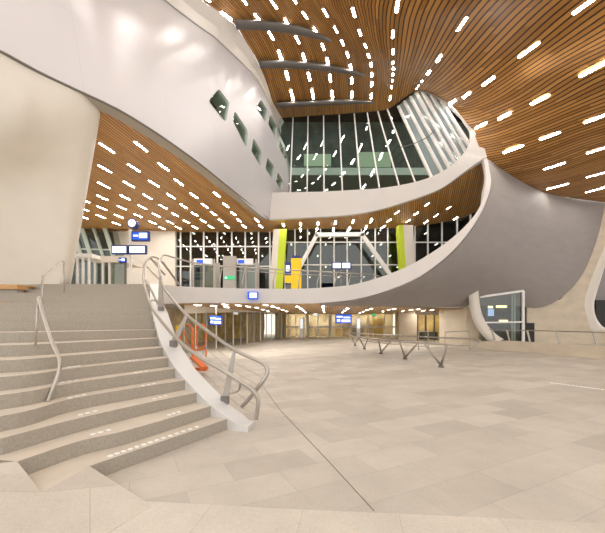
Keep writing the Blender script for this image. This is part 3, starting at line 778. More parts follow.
def disc(name, c, r, th, mat, parent):
    V, Fc = tube_geo([c, c + W((0, th, 0))], r, 20)
    return link(name, V, Fc, mat, parent, shade=False)
ck = disc('clock_case', cc, .24, .35, M['navy'], ip)
disc('clock_face', cc + W((.02, -.02, 0)), .19, .02, M['screenw'], ck)
link('clock_hand', *bar_geo(cc + W((.02, -.035, 0)), cc + W((.02, -.035, .17)), .02, .02), M['black'], ck, shade=False)
link('clock_hand', *bar_geo(cc + W((.02, -.035, 0)), cc + W((.12, -.035, -.03)), .02, .02), M['black'], ck, shade=False)
hang_screen('display_screen', 'large blue and white lit screen right of the clock on the landing', 131.2, 231, 149, 241, 16.9, None, 'mixed')
hang_screen('departure_screen', 'lit white departure screen in navy casing left of the pole under the clock', 111, 245, 127.3, 254, 16.9, None, 'one')
hang_screen('departure_screen', 'lit white departure screen in navy casing right of the pole, under the blue screen', 128.3, 245, 146, 254, 16.9, None, 'one')
# support arms for those screens belong to the pole
for a, b, z_ in ((111, 146, 249), (129, 149, 236)):
    x0, x1 = P(a + 3, 0, 17).x, P(b - 3, 0, 17).x
    zz = EYE + (CY - z_) / F * 17
    box('arm', x0, x1, 17.08, 17.14, zz - .03, zz + .03, M['steel'], ip)

# slanted windows at far left of the landing
wl = empty('slanted_window', P(98, 255, 24), 'row of slanted window panes with pale green mullions left of the clock', 'window')
q = [P(66, 222, 24.6), P(117, 230, 24.6), P(124, 256, 24.6), P(66, 256, 24.6)]
link('pane', q, [(0, 1, 2, 3)], M['glass'], wl, shade=False)
for a, b in (((80, 222), (91, 256)), ((92, 223), (103, 256)), ((104, 226), (113.5, 256)), ((71, 221), (81, 256))):
    link('mullion', *bar_geo(P(*a, 24.5), P(*b, 24.5), .28, .12), M['slab'], wl, shade=False)
link('transom', *bar_geo(P(78, 249, 24.52), P(118, 250, 24.52), .1, .1), M['slab'], wl, shade=False)
# left end wall above the doors
struct(box('wall_landing_left', gx(40), gx(128.5), YG, YG + .2, ZL, ZC, M['darkgreen']))
V = [P(112, 229, 25.3), P(129, 229, 25.3), P(129, 300, 25.3), P(125, 300, 25.3)]
link('wall_landing_return', V, [(0, 1, 2, 3)], M['plaster'], shade=False)['kind'] = 'structure'

# revolving entrance box
rdv = empty('entrance_lobby', P(98, 300, 20), 'glazed entrance lobby with a pale canopy left of the clock pole', 'entrance')
x0, x1, y0, y1, z0, z1 = pbox(92, 256, 125, 262, 20, 2.2)
box('canopy', x0, x1, y0, y1, z0, z1, M['plaster'], rdv)
x0, x1, y0, y1, z0, z1 = pbox(74.5, 254, 92, 258, 19.2, 2.2)
box('canopy', x0, x1, y0, y1, z0 + .03, z1 + .03, M['white'], rdv)
for px in (77, 82.5, 88.5):
    xx = P(px, 0, 19.2).x
    box('post', xx - .05, xx + .05, 19.2, 19.3, ZL, EYE + (CY - 257) / F * 19.2, M['white'], rdv)
for px in (94, 102, 108.5, 124.5):
    xx = P(px, 0, 20).x
    box('post', xx - .05, xx + .05, 20.05, 20.15, ZL, EYE + (CY - 261) / F * 20, M['white'] if px != 124.5 else M['darksteel'], rdv)
x0, x1, y0, y1, z0, z1 = pbox(75, 262, 124, 300, 20.3, .02)
box('glass', x0, x1, y0, y1, ZL, z1, M['glass'], rdv)
x0, x1, y0, y1, z0, z1 = pbox(110, 262, 124, 300, 21.9, .1)
box('back_panel', x0, x1, y0, y1, ZL, z1, M['shopwall'], rdv)
hang_screen('small_screen', 'small blue lit screen on the corner of the entrance canopy', 118.5, 257.5, 125.5, 262.5, 19.9, None, 'mixed')
# a fence of entrance gates seen through the mezzanine rail
def booth(label, px0, px1, sign0, sign1, body, signlabel):
    e = empty('lift_booth', P((px0 + px1) / 2, 300, 22), label, 'booth')
    x0, x1, y0, y1, z0, z1 = pbox(px0, 259, px1, 300, 22, 1.6)
    zs = EYE + (CY - 265) / F * 22
    for px in (px0, (px0 + px1) / 2, px1):
        xx = P(px, 0, 22).x
        box('frame', xx - .05, xx + .05, 22, 22.1, ZL, z1, M['booth'], e)
    box('door', x0, x1, 22.12, 22.14, ZL, zs, M['glass'], e)
    box('back', x0, x1, 23.5, 23.6, ZL, z1, M['booth'], e)
    a, b, c, d_, f_, g_ = pbox(sign0, 258.5, sign1, 264.5, 21.9, .15)
    box('header', a, b, c, d_, f_, g_, M['white'], e)
    w_ = b - a
    box('sign_mark', a + w_ * .15, a + w_ * .5, c - .02, c, f_ + .08, g_ - .1, M['bluescreen'], e)
    box('sign_text', a + w_ * .55, a + w_ * .85, c - .02, c, f_ + .15, g_ - .2, M['screen'], e)
    return e
booth('glazed lift booth with a blue and white lit header, left one by the beige wall', 193, 214, 194, 212, None, '')
booth('glazed lift booth with a blue and white lit header, right of the grey panel', 235.5, 256, 235.5, 253, None, '')
gp = empty('partition_panel', P(229, 300, 21.5), 'plain grey partition panel with a green exit sign between the two lift booths', 'partition')
x0, x1, y0, y1, z0, z1 = pbox(223, 256, 235.5, 300, 21.5, .4)
box('panel', x0, x1, y0, y1, ZL, z1, M['booth'], gp)
x0, x1, y0, y1, z0, z1 = pbox(224, 276, 234.5, 279.3, 21.44, .05)
box('exit_sign', x0, x1, y0, y1, z0, z1, M['green'], gp)
x0b = x0 + (x1 - x0) * .1
box('arrow_mark', x0b, x0b + .12, y0 - .01, y0, z0 + .05, z1 - .05, M['screenw'], gp)
# bright box sign on the fascia
bs = empty('box_sign', P(252.5, 295, 14.4), 'small blue box sign with a bright white face fixed to the white fascia', 'sign')
x0, x1, y0, y1, z0, z1 = pbox(247.5, 291.5, 257.5, 299, 14.25, .28)
box('case', x0, x1, y0, y1, z0, z1, M['bluescreen'], bs, .015)
box('face', x0 + .09, x1 - .03, y0 - .012, y0, z0 + .05, z1 - .05, M['screenw'], bs)

# ================================================================== UPPER GLAZING
ug = empty('gallery_glazing', P(340, 192, 26), 'tall leaning glazed screen with white mullions above the upper fascia', 'glazing')
gt = [P(279, 118.5, 26), P(293, 117.5, 26.2), P(308, 116, 26.4), P(323.5, 115.4, 26.6), P(339, 114.5, 26.9), P(354, 113.3, 27.2), P(367, 112.3, 27.4), P(377.5, 111, 27.7), P(387, 109, 27.9), P(398, 106, 27.8), P(404, 101, 27.4), P(410, 96.5, 27), P(415.5, 92, 26.7), P(422.5, 92, 26.3), P(431, 94.5, 25.8), P(441, 101, 25)]
gbm = [P(275, 199, 26), P(290, 199, 26), P(307, 198, 26), P(324, 197, 26), P(342.5, 196, 25.9), P(361, 195, 25.7), P(380, 193, 25.4), P(400, 189.5, 25), P(416, 185, 24.5), P(432, 179, 24), P(443, 174, 23.5), P(450, 169, 23), P(456.5, 165, 22.6), P(461.5, 160, 22.2), P(467, 153, 21.8), P(469.5, 146, 21.5)]
surf('pane', [gt[:10], gbm[:10]], M['glass2'], ug)
surf('curved_pane', [gt[9:], gbm[9:]], M['curved'], ug)
for i in range(1, len(gt)):
    a, b = gt[i], gbm[i]
    wd_ = .10 if i < 9 else .30
    off_ = W((0, -.1, -.1))
    link('mullion', *bar_geo(a + off_, b + off_, .09 if i < 9 else .2, .1 if i < 9 else .16, up=(0, 1, 0)), M['white'], ug, shade=False)
# dark cable line across the curved panes
tube('cable', [P(400, 147.5, 25.4), P(414, 143.5, 25), P(428, 136.5, 24.5), P(436, 128, 24.6), P(443, 117, 24.6), P(446, 108, 24.6)], .03, M['darksteel'], ug, 6, 5)
# rooms behind the glazing
struct(box('wall_gallery_back', -9, 20, 33, 33.2, 8, 24, M['darkgreen']))
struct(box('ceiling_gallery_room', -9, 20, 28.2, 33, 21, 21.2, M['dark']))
sb = P(284, 175, 29); se = P(405, 168, 29)
struct(box('floor_gallery_upper', sb.x - 1, se.x + 6, 29, 33, sb.z, sb.z + .62, M['slab']))
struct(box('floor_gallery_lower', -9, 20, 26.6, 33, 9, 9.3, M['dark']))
for i, (a, b, c, d_, lb) in enumerate(((304, 154, 331, 166, 'pale green board behind the upper glazing, left one'), (357, 152, 391, 167, 'pale green board behind the upper glazing, right one'), (335, 183, 395, 196, 'long pale green counter low behind the upper glazing'))):
    x0, x1, y0, y1, z0, z1 = pbox(a, b, c, d_, 32.7, .295)
    e = tag(box('board' if i < 2 else 'counter', x0, x1, y0, y1, z0, z1, M['palegreen']), lb, 'board' if i < 2 else 'counter')
# glass balustrade standing on the fascia at left corner
# ---- three fin beams under the timber ceiling
def finbeam(pts, label, group):
    pp = []
    for (a, b) in pts:
        loc, nor = hit(a, b)
        pp.append(loc + (Vector((0, 0, EYE)) - loc).normalized() * .45)
    c = smooth(pp, 6); n = len(c)
    V = []; Fc = []
    for i, p in enumerate(c):
        t = i / (n - 1)
        w_ = .5 * (1 - t ** 4 * .75); h_ = .15 * (1 - t ** 3 * .6)
        for k in range(12):
            a = 2 * math.pi * k / 12
            V.append(p + W((0, math.cos(a) * w_ * .5, math.sin(a) * h_)))
    for i in range(n - 1):
        for k in range(12):
            Fc.append((i * 12 + k, i * 12 + (k + 1) % 12, (i + 1) * 12 + (k + 1) % 12, (i + 1) * 12 + k))
    Fc += [tuple(range(12))[::-1], tuple((n - 1) * 12 + k for k in range(12))]
    o = link('ceiling_fin', V, Fc, M['duct'])
    return tag(o, label, 'ceiling fin', group)
G = 'curved grey fins under the main timber ceiling'
finbeam([(236, 24.5), (262, 25.5), (290, 29), (312, 34), (331, 41)], 'curved grey metal fin under the timber ceiling, nearest of the three', G)
finbeam([(260, 64.5), (285, 64.5), (315, 66.5), (343, 70.5), (365, 75.5)], 'curved grey metal fin under the timber ceiling, middle of the three', G)
finbeam([(276.5, 105), (300, 104), (330, 102.5), (355, 102), (374, 103)], 'curved grey metal fin under the timber ceiling, just before the glazing', G)

# ================================================================== CEILING LIGHTS
def make_light(p, t, nrm, L, wd, label, group):
    """slim capsule lamp half sunk into the ceiling"""
    t = t.normalized(); nrm = (nrm - t * nrm.dot(t)).normalized(); a = t.cross(nrm)
    def ring(l, w_, h):
        pts = []
        for s in (1, -1):
            for k in range(5):
                an = s * math.pi / 2 - math.pi * k / 4 * 1 if s == 1 else -math.pi / 2 - math.pi * k / 4
                pts.append(t * (s * (l / 2 - w_ / 2) + math.cos(an) * w_ / 2 * 1) + a * math.sin(an) * w_ / 2 + nrm * h)
        return pts
    r1 = ring(L + .05, wd + .05, -.02); r2 = ring(L + .05, wd + .05, .025); r3 = ring(L, wd, .028); r4 = ring(L, wd, .02)
    m = len(r1)
    V = r1 + r2 + r3 + r4
    Fc = []; fm = []
    for q in range(3):
        for i in range(m):
            Fc.append((q * m + i, q * m + (i + 1) % m, (q + 1) * m + (i + 1) % m, (q + 1) * m + i)); fm.append(0)
    Fc.append(tuple(3 * m + i for i in range(m))); fm.append(1)
    o = link('ceiling_light', V, Fc, None, shade=False, mats=[M['lampbody'], M['lamp']], fm=fm)
    o.location = p
    return tag(o, label, 'ceiling light', group)
ordw = ['first', 'second', 'third', 'fourth', 'fifth', 'sixth', 'seventh', 'eighth', 'ninth', 'tenth', 'eleventh', 'twelfth', 'thirteenth', 'fourteenth']
def put(px, py, dx, dy, bvh, L, wd, label, group, fixdir=None, pxlen=None):
    loc, nor = hit(px, py, bvh)
    if loc is None: return
    if nor.dot(W((0, 0, EYE)) - loc) < 0: nor = -nor
    if fixdir: t = W(fixdir)
    else:
        n_ = math.hypot(dx, dy); dx, dy = dx / n_ * 1.5, dy / n_ * 1.5
        l2, _ = hit(px + dx, py + dy, bvh)
        if l2 is None: l2, _ = hit(px - dx, py - dy, bvh)
        if l2 is None: return
        t = l2 - loc
        if pxlen:
            u = pxlen / 3
            h1, _ = hit(px + dx * u, py + dy * u, bvh); h2, _ = hit(px - dx * u, py - dy * u, bvh)
            if h1 is None or h2 is None: L = 1.2
            else: L = max(.35, min(1.5, (h1 - h2).length))
            wd = max(.085, min(.14, L / 6))
    make_light(loc + nor * .02, t, nor, L, wd, label, group)
LR = [
 [(226.5, 15), (205, -3)],
 [(292, 95), (287, 75), (280, 54.5), (271, 35), (257.5, 17), (244, 0)],
 [(312.7, 94), (309, 76), (304, 57), (297.5, 39), (287, 22), (274, 3.6)],
 [(332, 94), (330, 77.5), (327.6, 60.7), (323, 46), (315.6, 30), (305, 14.5), (294, -1)],
 [(351.6, 94), (351.6, 80), (350.5, 66.5), (347.6, 54), (342.5, 42), (336, 29), (325.5, 12)],
 [(371, 95.6), (371.6, 83.6), (371.6, 74), (371, 64), (368.7, 55), (365.5, 45), (360, 32), (353.8, 11.6)],
 [(390, 97.5), (391.6, 86.5), (392.3, 80), (393, 74), (393.5, 68), (393, 62), (393, 51), (393, 33.5), (397.5, 4.7)],
 [(416.6, 88), (418.5, 85), (422, 80.7), (429, 72), (439, 58), (461.6, 24)],
 [(452.5, 102), (466.5, 95), (488.6, 81), (529, 49.5), (590, 1)],
 [(481.5, 125.6), (504.6, 116), (540, 99.6), (595, 68)],
 [(513, 148.8), (549.7, 135.5), (597, 117.5)],
 [(554.5, 165.5), (597, 149.5)],
 [(557.5, 186), (597, 174)],
 [(597, 189), (625, 183)],
]
for r, row in enumerate(LR):
    G = 'strip lights in row %s of the main timber ceiling' % ordw[r]
    for i, (px, py) in enumerate(row):
        a = row[min(i + 1, len(row) - 1)]; b = row[max(i - 1, 0)]
        if r == 0: a, b = (203, 0), (234, 23)
        dx, dy = a[0] - b[0], a[1] - b[1]
        if r >= 8:
            dx, dy = {8: (29, -21), 9: (27, -14), 10: (27, -10), 11: (27, -8.5), 12: (26, -7), 13: (27, -7)}[r]
        if r == 7 and i == 5: dx, dy = 14.3, -21
        nb = [math.hypot(q[0] - px, q[1] - py) for q in (row[i - 1:i] + row[i + 1:i + 2])]
        pl = min(nb) * (.5 if r < 8 else .58)
        if r >= 11: pl = (23, 23, 24)[r - 11]
        if (r, i) == (8, 3): pl = 27
        if (r, i) == (7, 5): pl = 23
        put(px, py, dx, dy, CEIL_BVH, 1.1, .12, 'added unseen strip light in main ceiling, %s row from left, %s from the back' % (ordw[r], ordw[i]), G, pxlen=pl)
for r in range(1, 9):                        # unseen lights added overhead along the rows, for lighting and reflections
    last = hit(*LR[r][-1], CEIL_BVH)[0] if LR[r][-1][1] > -5 else crow[r][30]
    prev = last.copy(); cnt = len(LR[r])
    for j in range(1, NV - 1):
        p = crow[r][j]
        if p.y < last.y - 1.2 and (p - prev).length > 2.35 and p.y > -3 and cnt < 13:
            make_light(p + W((0, 0, -.03)), crow[r][j + 1] - crow[r][j - 1], W((0, 0, -1)), 1.15, .13,
                       'added unseen strip light in main ceiling, %s row from left, %s from the back' % (ordw[r], ordw[cnt]), 'strip lights in row %s of the main timber ceiling' % ordw[r])
            prev = p.copy(); cnt += 1
mezz = [(107, 147), (141, 145.5), (105, 168), (134, 167), (163.7, 166), (103.7, 184.4), (129, 183.6), (154, 182.8), (179, 181.5), (102.4, 197), (125, 196.6), (147.6, 196), (171, 195.4), (194, 195), (217, 194),
        (101.8, 207.5), (122, 207), (142.4, 206.3), (163, 206), (183.5, 205.4), (204.7, 205), (225.8, 204.6), (101, 216), (119, 215.6), (138, 215), (156.4, 214.5), (175, 214), (194.4, 213.4), (213.6, 213), (233, 213),
        (116.5, 223), (134.5, 222.3), (152.5, 222), (170, 221.6), (186.5, 221), (203.3, 220.5), (221, 220), (239, 219.7), (256.7, 219.5), (162, 227.5), (178.5, 227.2), (195, 226.7), (211, 226.4), (227, 226), (244, 225.7), (260.7, 225.7), (84, 199.5), (83.5, 208.5), (83, 216.5)]
ysort = {}
for i, (px, py) in enumerate(mezz):
    key = min((147, 167, 183, 196, 206, 214.5, 221.5, 227), key=lambda q: abs(q - py))
    ysort.setdefault(key, []).append((px, py))
for r, key in enumerate(sorted(ysort)):
    for i, (px, py) in enumerate(sorted(ysort[key])):
        put(px, py, 1, 1, LC_BVH, .78, .10, 'strip light over upper landing, %s cross row from front, %s from left' % (ordw[r], ordw[i]), 'strip lights in the landing ceiling', (.195, 1, 0))
gal_l = [(283.5, 224.5), (300.5, 223.5), (300.5, 229), (318, 223), (317, 228.6), (335.5, 222), (333.5, 228.5), (353, 221), (349.5, 227.8), (371, 220.5), (366, 227), (397, 212), (389, 220), (383, 226.5), (427, 204), (416, 213), (408, 220.5), (448.5, 207.5), (436, 215), (426, 221.5), (455.5, 218), (444, 223), (463, 225.5)]
for i, (px, py) in enumerate(gal_l):
    put(px, py, 1.2 if px > 375 else .1, -.8 if px > 375 else -1, RC_BVH, .75, .10, ('strip light in timber soffit under upper fascia, %s from the left' % ordw[i]) if i < 14 else
        'strip light in timber soffit near its right tip, %s towards the right' % ordw[i - 14], 'strip lights in the soffit under the upper fascia', None if px > 375 else (0.05, 1, 0), pxlen=5.5 if px > 375 else None)
low = [(197.8, 304.3), (213.7, 305), (226.5, 306.3), (225, 303.8), (238.5, 304.6), (248, 305.8), (256.7, 307.2), (263, 309), (268, 310.6), (265.6, 304.2), (272.8, 305.6), (278, 307.5), (282.7, 309.3), (286.7, 311), (297.8, 306), (300.8, 308), (303.3, 310), (305.7, 312),
       (323, 305.6), (323.4, 307.5), (323.7, 309.5), (324, 311.5), (347.4, 308), (345, 310), (342.4, 312), (371, 308), (367, 309.5), (363, 311.1), (360, 312.6), (394, 308.3), (388.6, 309.2), (383, 310.9), (418, 308.7), (410.5, 309.5), (403, 310.7), (432, 309.5), (423, 310.3)]
for i, (px, py) in enumerate(low):
    s = 'far left' if px < 245 else 'left' if px < 292 else 'middle' if px < 330 else 'right' if px < 380 else 'far right'
    k = sum(1 for q in low[:i] if (('far left' if q[0] < 245 else 'left' if q[0] < 292 else 'middle' if q[0] < 330 else 'right' if q[0] < 380 else 'far right') == s))
    put(px, py, 0, 1, SO_BVH2, .9, .12, 'recessed light in low concourse ceiling, %s part, %s there' % (s, ordw[k]), 'recessed lights in the low concourse ceiling', (.08, 1, 0))

# ================================================================== LOWER CONCOURSE
# left glazed shopfront running back
def fw(px, d): return ((px - CX) / F * d, d)
lg = empty('shopfront', (*fw(249, 25.9), 0), 'dark glazed shopfront running back along the left of the low concourse', 'shopfront')
a = W((*fw(184, 17.2), 0)); b = W((*fw(208, 19.8), 0)); c = W((*fw(249, 25.9), 0)); d_ = W((*fw(290, 34.9), 0))
def upz(p, z): return W((p.x, p.y, z))
line = [a, b, c, d_]
surf('glass', [line, [upz(p, 2.36) for p in line]], M['glassw'], lg)
def along(t):
    seg = [(a, b), (b, c), (c, d_)]
    L = [(q[1] - q[0]).length for q in seg]; s = t * sum(L)
    for (q0, q1), l in zip(seg, L):
        if s <= l: return q0.lerp(q1, s / l)
        s -= l
    return d_
for i in range(16):
    p = along(i / 15)
    box('mullion', p.x - .035, p.x + .035, p.y - .05, p.y + .02, 0, 2.4, M['white'] if i % 2 else M['booth'], lg)
# header wedge above the shopfront
surf_hdr = [[upz(a, 2.02) + W((.03, -.06, 0)), upz(b, 2.14) + W((.03, -.06, 0)), upz(c, 2.36) + W((.03, -.06, 0)), upz(d_, 2.44) + W((0, -.06, 0))], [upz(p, 2.46) + W((.03, -.06, 0)) for p in line]]
surf('header', surf_hdr, M['pale'], lg)
# room behind
struct(surf('wall_shop_back', [[p + W((-3.5, 2.5, 0)) for p in (a, b, c, d_)], [p + W((-3.5, 2.5, 2.5)) for p in (a, b, c, d_)]], M['gold']))
struct(box('wall_under_stair', -14, -6.6, 14.5, 14.7, 0, 2.5, M['pale']))
# drapes and columns behind the shopfront
for px, d0, lb in ((246, 27.5, 'pale folded drape behind the shopfront glass, nearer one'), (254, 29, 'pale folded drape behind the shopfront glass, middle one'), (275, 33.5, 'pale folded drape behind the shopfront glass, farthest one')):
    x, y = fw(px, d0); rws = []
    for zz in (0, 1.2, 2.45):
        rws.append([W((x + t * .09 * (1 + .15 * math.sin(zz)), y + .12 * math.sin(t * 1.9), zz)) for t in range(0, 10)])
    tag(surf('curtain', rws, M['curtain']), lb, 'curtain')
# back wall of the concourse
YB = 36.5
def bx_(px): return (px - CX) / F * YB
struct(box('wall_concourse_back', bx_(285), bx_(400), YB + 3.2, YB + 3.4, 0, 2.6, M['shopwall']))
struct(box('wall_concourse_return', bx_(284), bx_(286), YB - 1.5, YB + 3.2, 0, 2.6, M['shopwall']))
dg = empty('entrance_doors', (bx_(330), YB, 0), 'glazed doors with slim white frames across the back of the low concourse', 'door')
box('glass', bx_(286), bx_(400), YB, YB + .02, 0, 2.45, M['glassw'], dg)
for px in (288, 296, 304, 307.5, 318, 330, 342, 350, 358, 368, 373, 384, 392):
    ww = .14 if px in (307.5, 330) else .05
    box('mullion', bx_(px) - ww, bx_(px) + ww, YB - .1, YB, 0, 2.45, M['white'], dg)
box('rail', bx_(286), bx_(400), YB - .06, YB - .02, 1.0, 1.14, M['white'], dg)
# furniture-like silhouettes behind those doors
for i, (px, w_, h_, mt) in enumerate(((311, .25, 1.6, 'gold'), (321, .6, 1.0, 'shopwall'), (346, .9, 2.1, 'gold'), (361, .6, 1.2, 'booth'), (379, .9, 2.0, 'gold'))):
    tag(box('display_cabinet', bx_(px) - w_, bx_(px) + w_, YB + 1.8, YB + 2.5, 0, h_, M[mt]), 'dim cabinet behind the back doors, %s from the left' % ordw[i], 'cabinet', 'dim cabinets behind the back doors')
# pale wall block and golden glazing at the right of the concourse
x0, y0 = fw(396, 31)
pb = struct(box('wall_concourse_pier', fw(399, 31)[0], fw(417, 31)[0], 31, 31.8, 0, 2.46, M['concrete']))
gg2 = empty('side_entrance', (*fw(434, 29), 0), 'golden lit glazed side entrance at the right end of the low concourse', 'entrance')
x0, x1 = fw(417, 29)[0], fw(452, 29)[0]
box('glass', x0, x1, 29, 29.02, 0, 2.3, M['glassw'], gg2)
for i, px in enumerate((417.5, 425.5, 434, 441, 451.5)):
    xx = fw(px, 29)[0]
    box('mullion', xx - .05, xx + .05, 28.92, 29, 0, 2.3, M['darksteel'], gg2)
box('header', x0 - .1, x1 + .1, 28.9, 29.1, 2.2, 2.46, M['pale'], gg2)
struct(box('wall_side_room', x0 - 1, x1 + 2.5, 32, 32.2, 0, 2.6, M['gold']))
gd = tag(box('side_room_counter', x0 + .9, x1 - .5, 30.8, 31.2, 0, .7, M['darkgreen']), 'dark counter behind the golden side entrance', 'counter')
# signs under the concourse ceiling
def lowscreen(px0, py0, px1, py1, d, label, name='hanging_screen'):
    e = empty(name, P((px0 + px1) / 2, py1, d), label, 'screen')
    x0, x1, y0, y1, z0, z1 = pbox(px0, py0, px1, py1, d, .15)
    box('casing', x0, x1, y0, y1, z0, z1, M['navy'], e)
    box('display', x0 + .03, x1 - .03, y0 - .012, y0, z0 + .03, z1 - .03, M['bluescreen'], e)
    w_ = x1 - x0; h_ = z1 - z0
    for (f0, f1, g0, g1) in ((.08, .45, .62, .8), (.5, .92, .55, .72), (.1, .3, .2, .45), (.38, .92, .15, .42)):
        box('text_line', x0 + w_ * f0, x0 + w_ * f1, y0 - .02, y0 - .013, z0 + h_ * g0, z0 + h_ * g1, M['screenw'], e)
    box('rod', (x0 + x1) / 2 - .02, (x0 + x1) / 2 + .02, y0 + .05, y0 + .09, z1, 2.46, M['steel'], e)
lowscreen(335.3, 314, 351.6, 323.5, 27, 'blue and white lit screen hanging in the middle of the low concourse')
lowscreen(209.5, 315.5, 222, 325, 17.5, 'blue and white lit screen hanging before the shopfront at left')
for i, (px, py, lb) in enumerate(((236, 313.3, 'small pale exit sign above the shopfront'), (315.5, 314.4, 'small pale exit sign over the white framed doors at middle'), (374, 314.6, 'small green exit sign right of the hanging screen'))):
    d0 = (24, 33, 30)[i]
    x0, x1, y0, y1, z0, z1 = pbox(px - 2, py - 1, px + 2, py + 1.2, d0, .06)
    e = tag(box('exit_sign', x0, x1, y0, y1, z0, z1, M['green'] if i == 2 else M['screenw']), lb, 'exit sign')
    box('rod', (x0 + x1) / 2 - .015, (x0 + x1) / 2 + .015, y0 + .01, y1 - .01, z1, 2.5, M['steel'], e)
# standing white lit panels and posts
for px, lb in ((301.5, 'narrow lit poster column left of the white door frames'), (358.5, 'narrow lit poster column right of the hanging blue screen')):
    x, y = fw(px, 33)
    e = empty('poster_column', (x, y, 0), lb, 'poster column')
    box('frame', x - .17, x + .17, y, y + .12, 0, 2.0, M['white'], e)
    box('poster', x - .12, x + .12, y - .012, y, 1.0, 1.9, M['screenw'], e)

# orange barrier at left, behind the stair curb
ob = empty('orange_barrier', P(192, 369, 10.5), 'orange tubular barrier standing behind the stair curb', 'barrier')
def loop(pts, d0, r=.028):
    tube('frame', [P(x, y, d0) for x, y in pts], r, M['orange'], ob, 8, 5)
loop([(181, 352), (180.2, 340), (180.2, 329), (181.8, 325.6), (186, 325), (190.5, 326), (191.8, 330), (192, 345), (192.5, 357)], 10.5)
loop([(196.5, 325), (196.8, 340), (197, 345.5), (199, 347.5), (203, 347), (205.5, 343), (206, 330), (204.5, 325.6), (201, 324.5), (197.5, 327)], 10.9)
loop([(183.5, 330), (188, 344), (192, 349), (198, 350), (205, 349.5), (206.3, 353), (205.6, 357)], 10.7, .022)
loop([(193, 327), (193.4, 345), (193, 362)], 10.6)
box('foot', *(lambda q: (q[0], q[1], q[2], q[3], 0.1, .2))(pbox(192, 358, 206, 369, 10.4, .25)), M['orange'], ob)
link('foot', *bar_geo(P(193.5, 357, 10.4), P(204.5, 368, 10.0), .22, .08), M['orange'], ob, shade=False)
yb = empty('yellow_panel_stand', P(178, 333, 13), 'small yellow panel standing left of the orange barrier', 'panel')
x0, x1, y0, y1, z0, z1 = pbox(175.5, 325.5, 180.2, 334, 13, .2)
box('panel', x0, x1, y0, y1, z0, z1, M['yellow'], yb)
box('stand', x0 + .05, x1 - .05, y0 + .05, y1 - .05, 0, z0, M['darksteel'], yb)

# ================================================================== RAILING ISLAND in the hall
ZR = .85
ri = empty('floor_railing', PZ(405, 358.5, 0), 'long steel guard rail loop on splayed V struts in the middle of the hall floor', 'railing')
loop_pts = [PZ(346, 333.2, ZR), PZ(353, 336, ZR), PZ(365, 338, ZR), PZ(381, 339.8, ZR), PZ(405, 341.8, ZR), PZ(441, 344, ZR), PZ(464, 344.9, ZR), PZ(474, 344, ZR), PZ(480, 341.8, ZR), PZ(478, 340, ZR), PZ(468, 338.9, ZR), PZ(440, 337.6, ZR), PZ(400, 335.6, ZR), PZ(365, 333.9, ZR), PZ(352, 332.8, ZR), PZ(346, 333.2, ZR)]
tube('top_rail', loop_pts, .035, M['steel'], ri, 8, 6)
tube('inner_rail', [W((p.x, p.y + .05, p.z - .13)) for p in loop_pts[1:8]], .016, M['steel'], ri, 6, 5)
for (fx, fy, a1, a2) in ((441, 366.5, (424, 343.1), (447.5, 344.2)), (405, 358.5, (399.5, 341.4), (418, 342.7)), (381, 353.2, (378.5, 339.5), (391, 340.8)), (364.5, 348.5, (368, 338.4), (359, 337.2)), (355, 345.3, (351, 335.4), (358.5, 337))):
    f = PZ(fx, fy, .03)
    sh = tube('shoe', [W((f.x, f.y, 0)), W((f.x, f.y, .09))], [.1, .07], M['darksteel'], ri, 10)
    f.z = .07
    for q in (a1, a2):
        p = PZ(q[0], q[1], ZR)
        tube('strut', [f, p], [.045, .03], M['steel'], ri, 8)
for pts, lb in (([(418.5, 350), (418.7, 333), (420, 331.6), (426.5, 331.4), (428, 333), (428.2, 347)], 'small steel hoop rail behind the guard rail, by the golden side entrance'),
                ([(445, 343), (445.2, 333.5), (446.5, 332), (466, 331.2), (469, 332.2), (469.6, 351)], 'wider steel hoop rail in front of the curved pier')):
    d0 = 19.5
    e = empty('hoop_rail', W((P(pts[0][0], 0, d0).x, d0, 0)), lb, 'railing')
    pp = [P(x, y, d0) for x, y in pts]
    pp[0].z = 0; pp[-1].z = 0
    tube('rail', pp, .03, M['steel'], e, 8, 5)

# ================================================================== RIGHT-HAND PIERS, WALLS
# beige concrete wall under the grey sweep, with a rounded opening at the far right
ow = [(460, 305.5, 22.6), (505, 303.8, 23.7), (545, 305.3, 24.3), (577, 280.5, 24.8), (595, 242.5, 25.2), (606, 201, 25.3), (640, 199, 25.2), (700, 196, 25)]
lwr = [(460, 352, 22.6), (505, 352, 23.7), (545, 352, 24.3), (577, 352, 24.8), (595, 352, 25.2), (606, 352, 25.3), (640, 352, 25.2), (700, 352, 25)]
def Pm(q): return P(*q)
# left part (closed) as wall from px 440 to 583, the opening rim from there on
WL = [(440, 307, 22.3), (460, 306, 22.6), (482, 305, 23.2)]
struct(surf('wall_pier_left', [[P(440, 306.5, 24.2), P(455, 306, 23.4), P(468, 286, 22.6), P(472, 281, 22.4)], [P(440, 325, 24.2), P(455, 325, 23.4), P(466, 325, 22.6), P(480, 325, 22.4)], [P(440, 352, 24.2), P(455, 352, 23.4), P(472, 352, 22.6), P(500, 352, 22.4)]], M['concrete'], thick=.1))
# pale curved fin edge
fin_l = [(468.6, 281), (468.4, 292), (469.3, 305), (471.5, 316), (476, 327), (484, 337), (492, 343.5)]
fin_r = [(478.2, 280.6), (478.6, 292), (480, 305), (482.5, 315), (487.5, 325), (496, 334), (504, 339.5)]
dF = 21.6
pf = smooth([P(x, y, dF) for x, y in fin_l], 4); pr = smooth([P(x, y, dF) for x, y in fin_r], 4)
rows_ = [[p + W((.7, 1.1, 0)) for p in pf], pf, pr, [p + W((0, 1.1, 0)) for p in pr]]
struct(surf('wall_pier_fin', rows_, M['pale']))
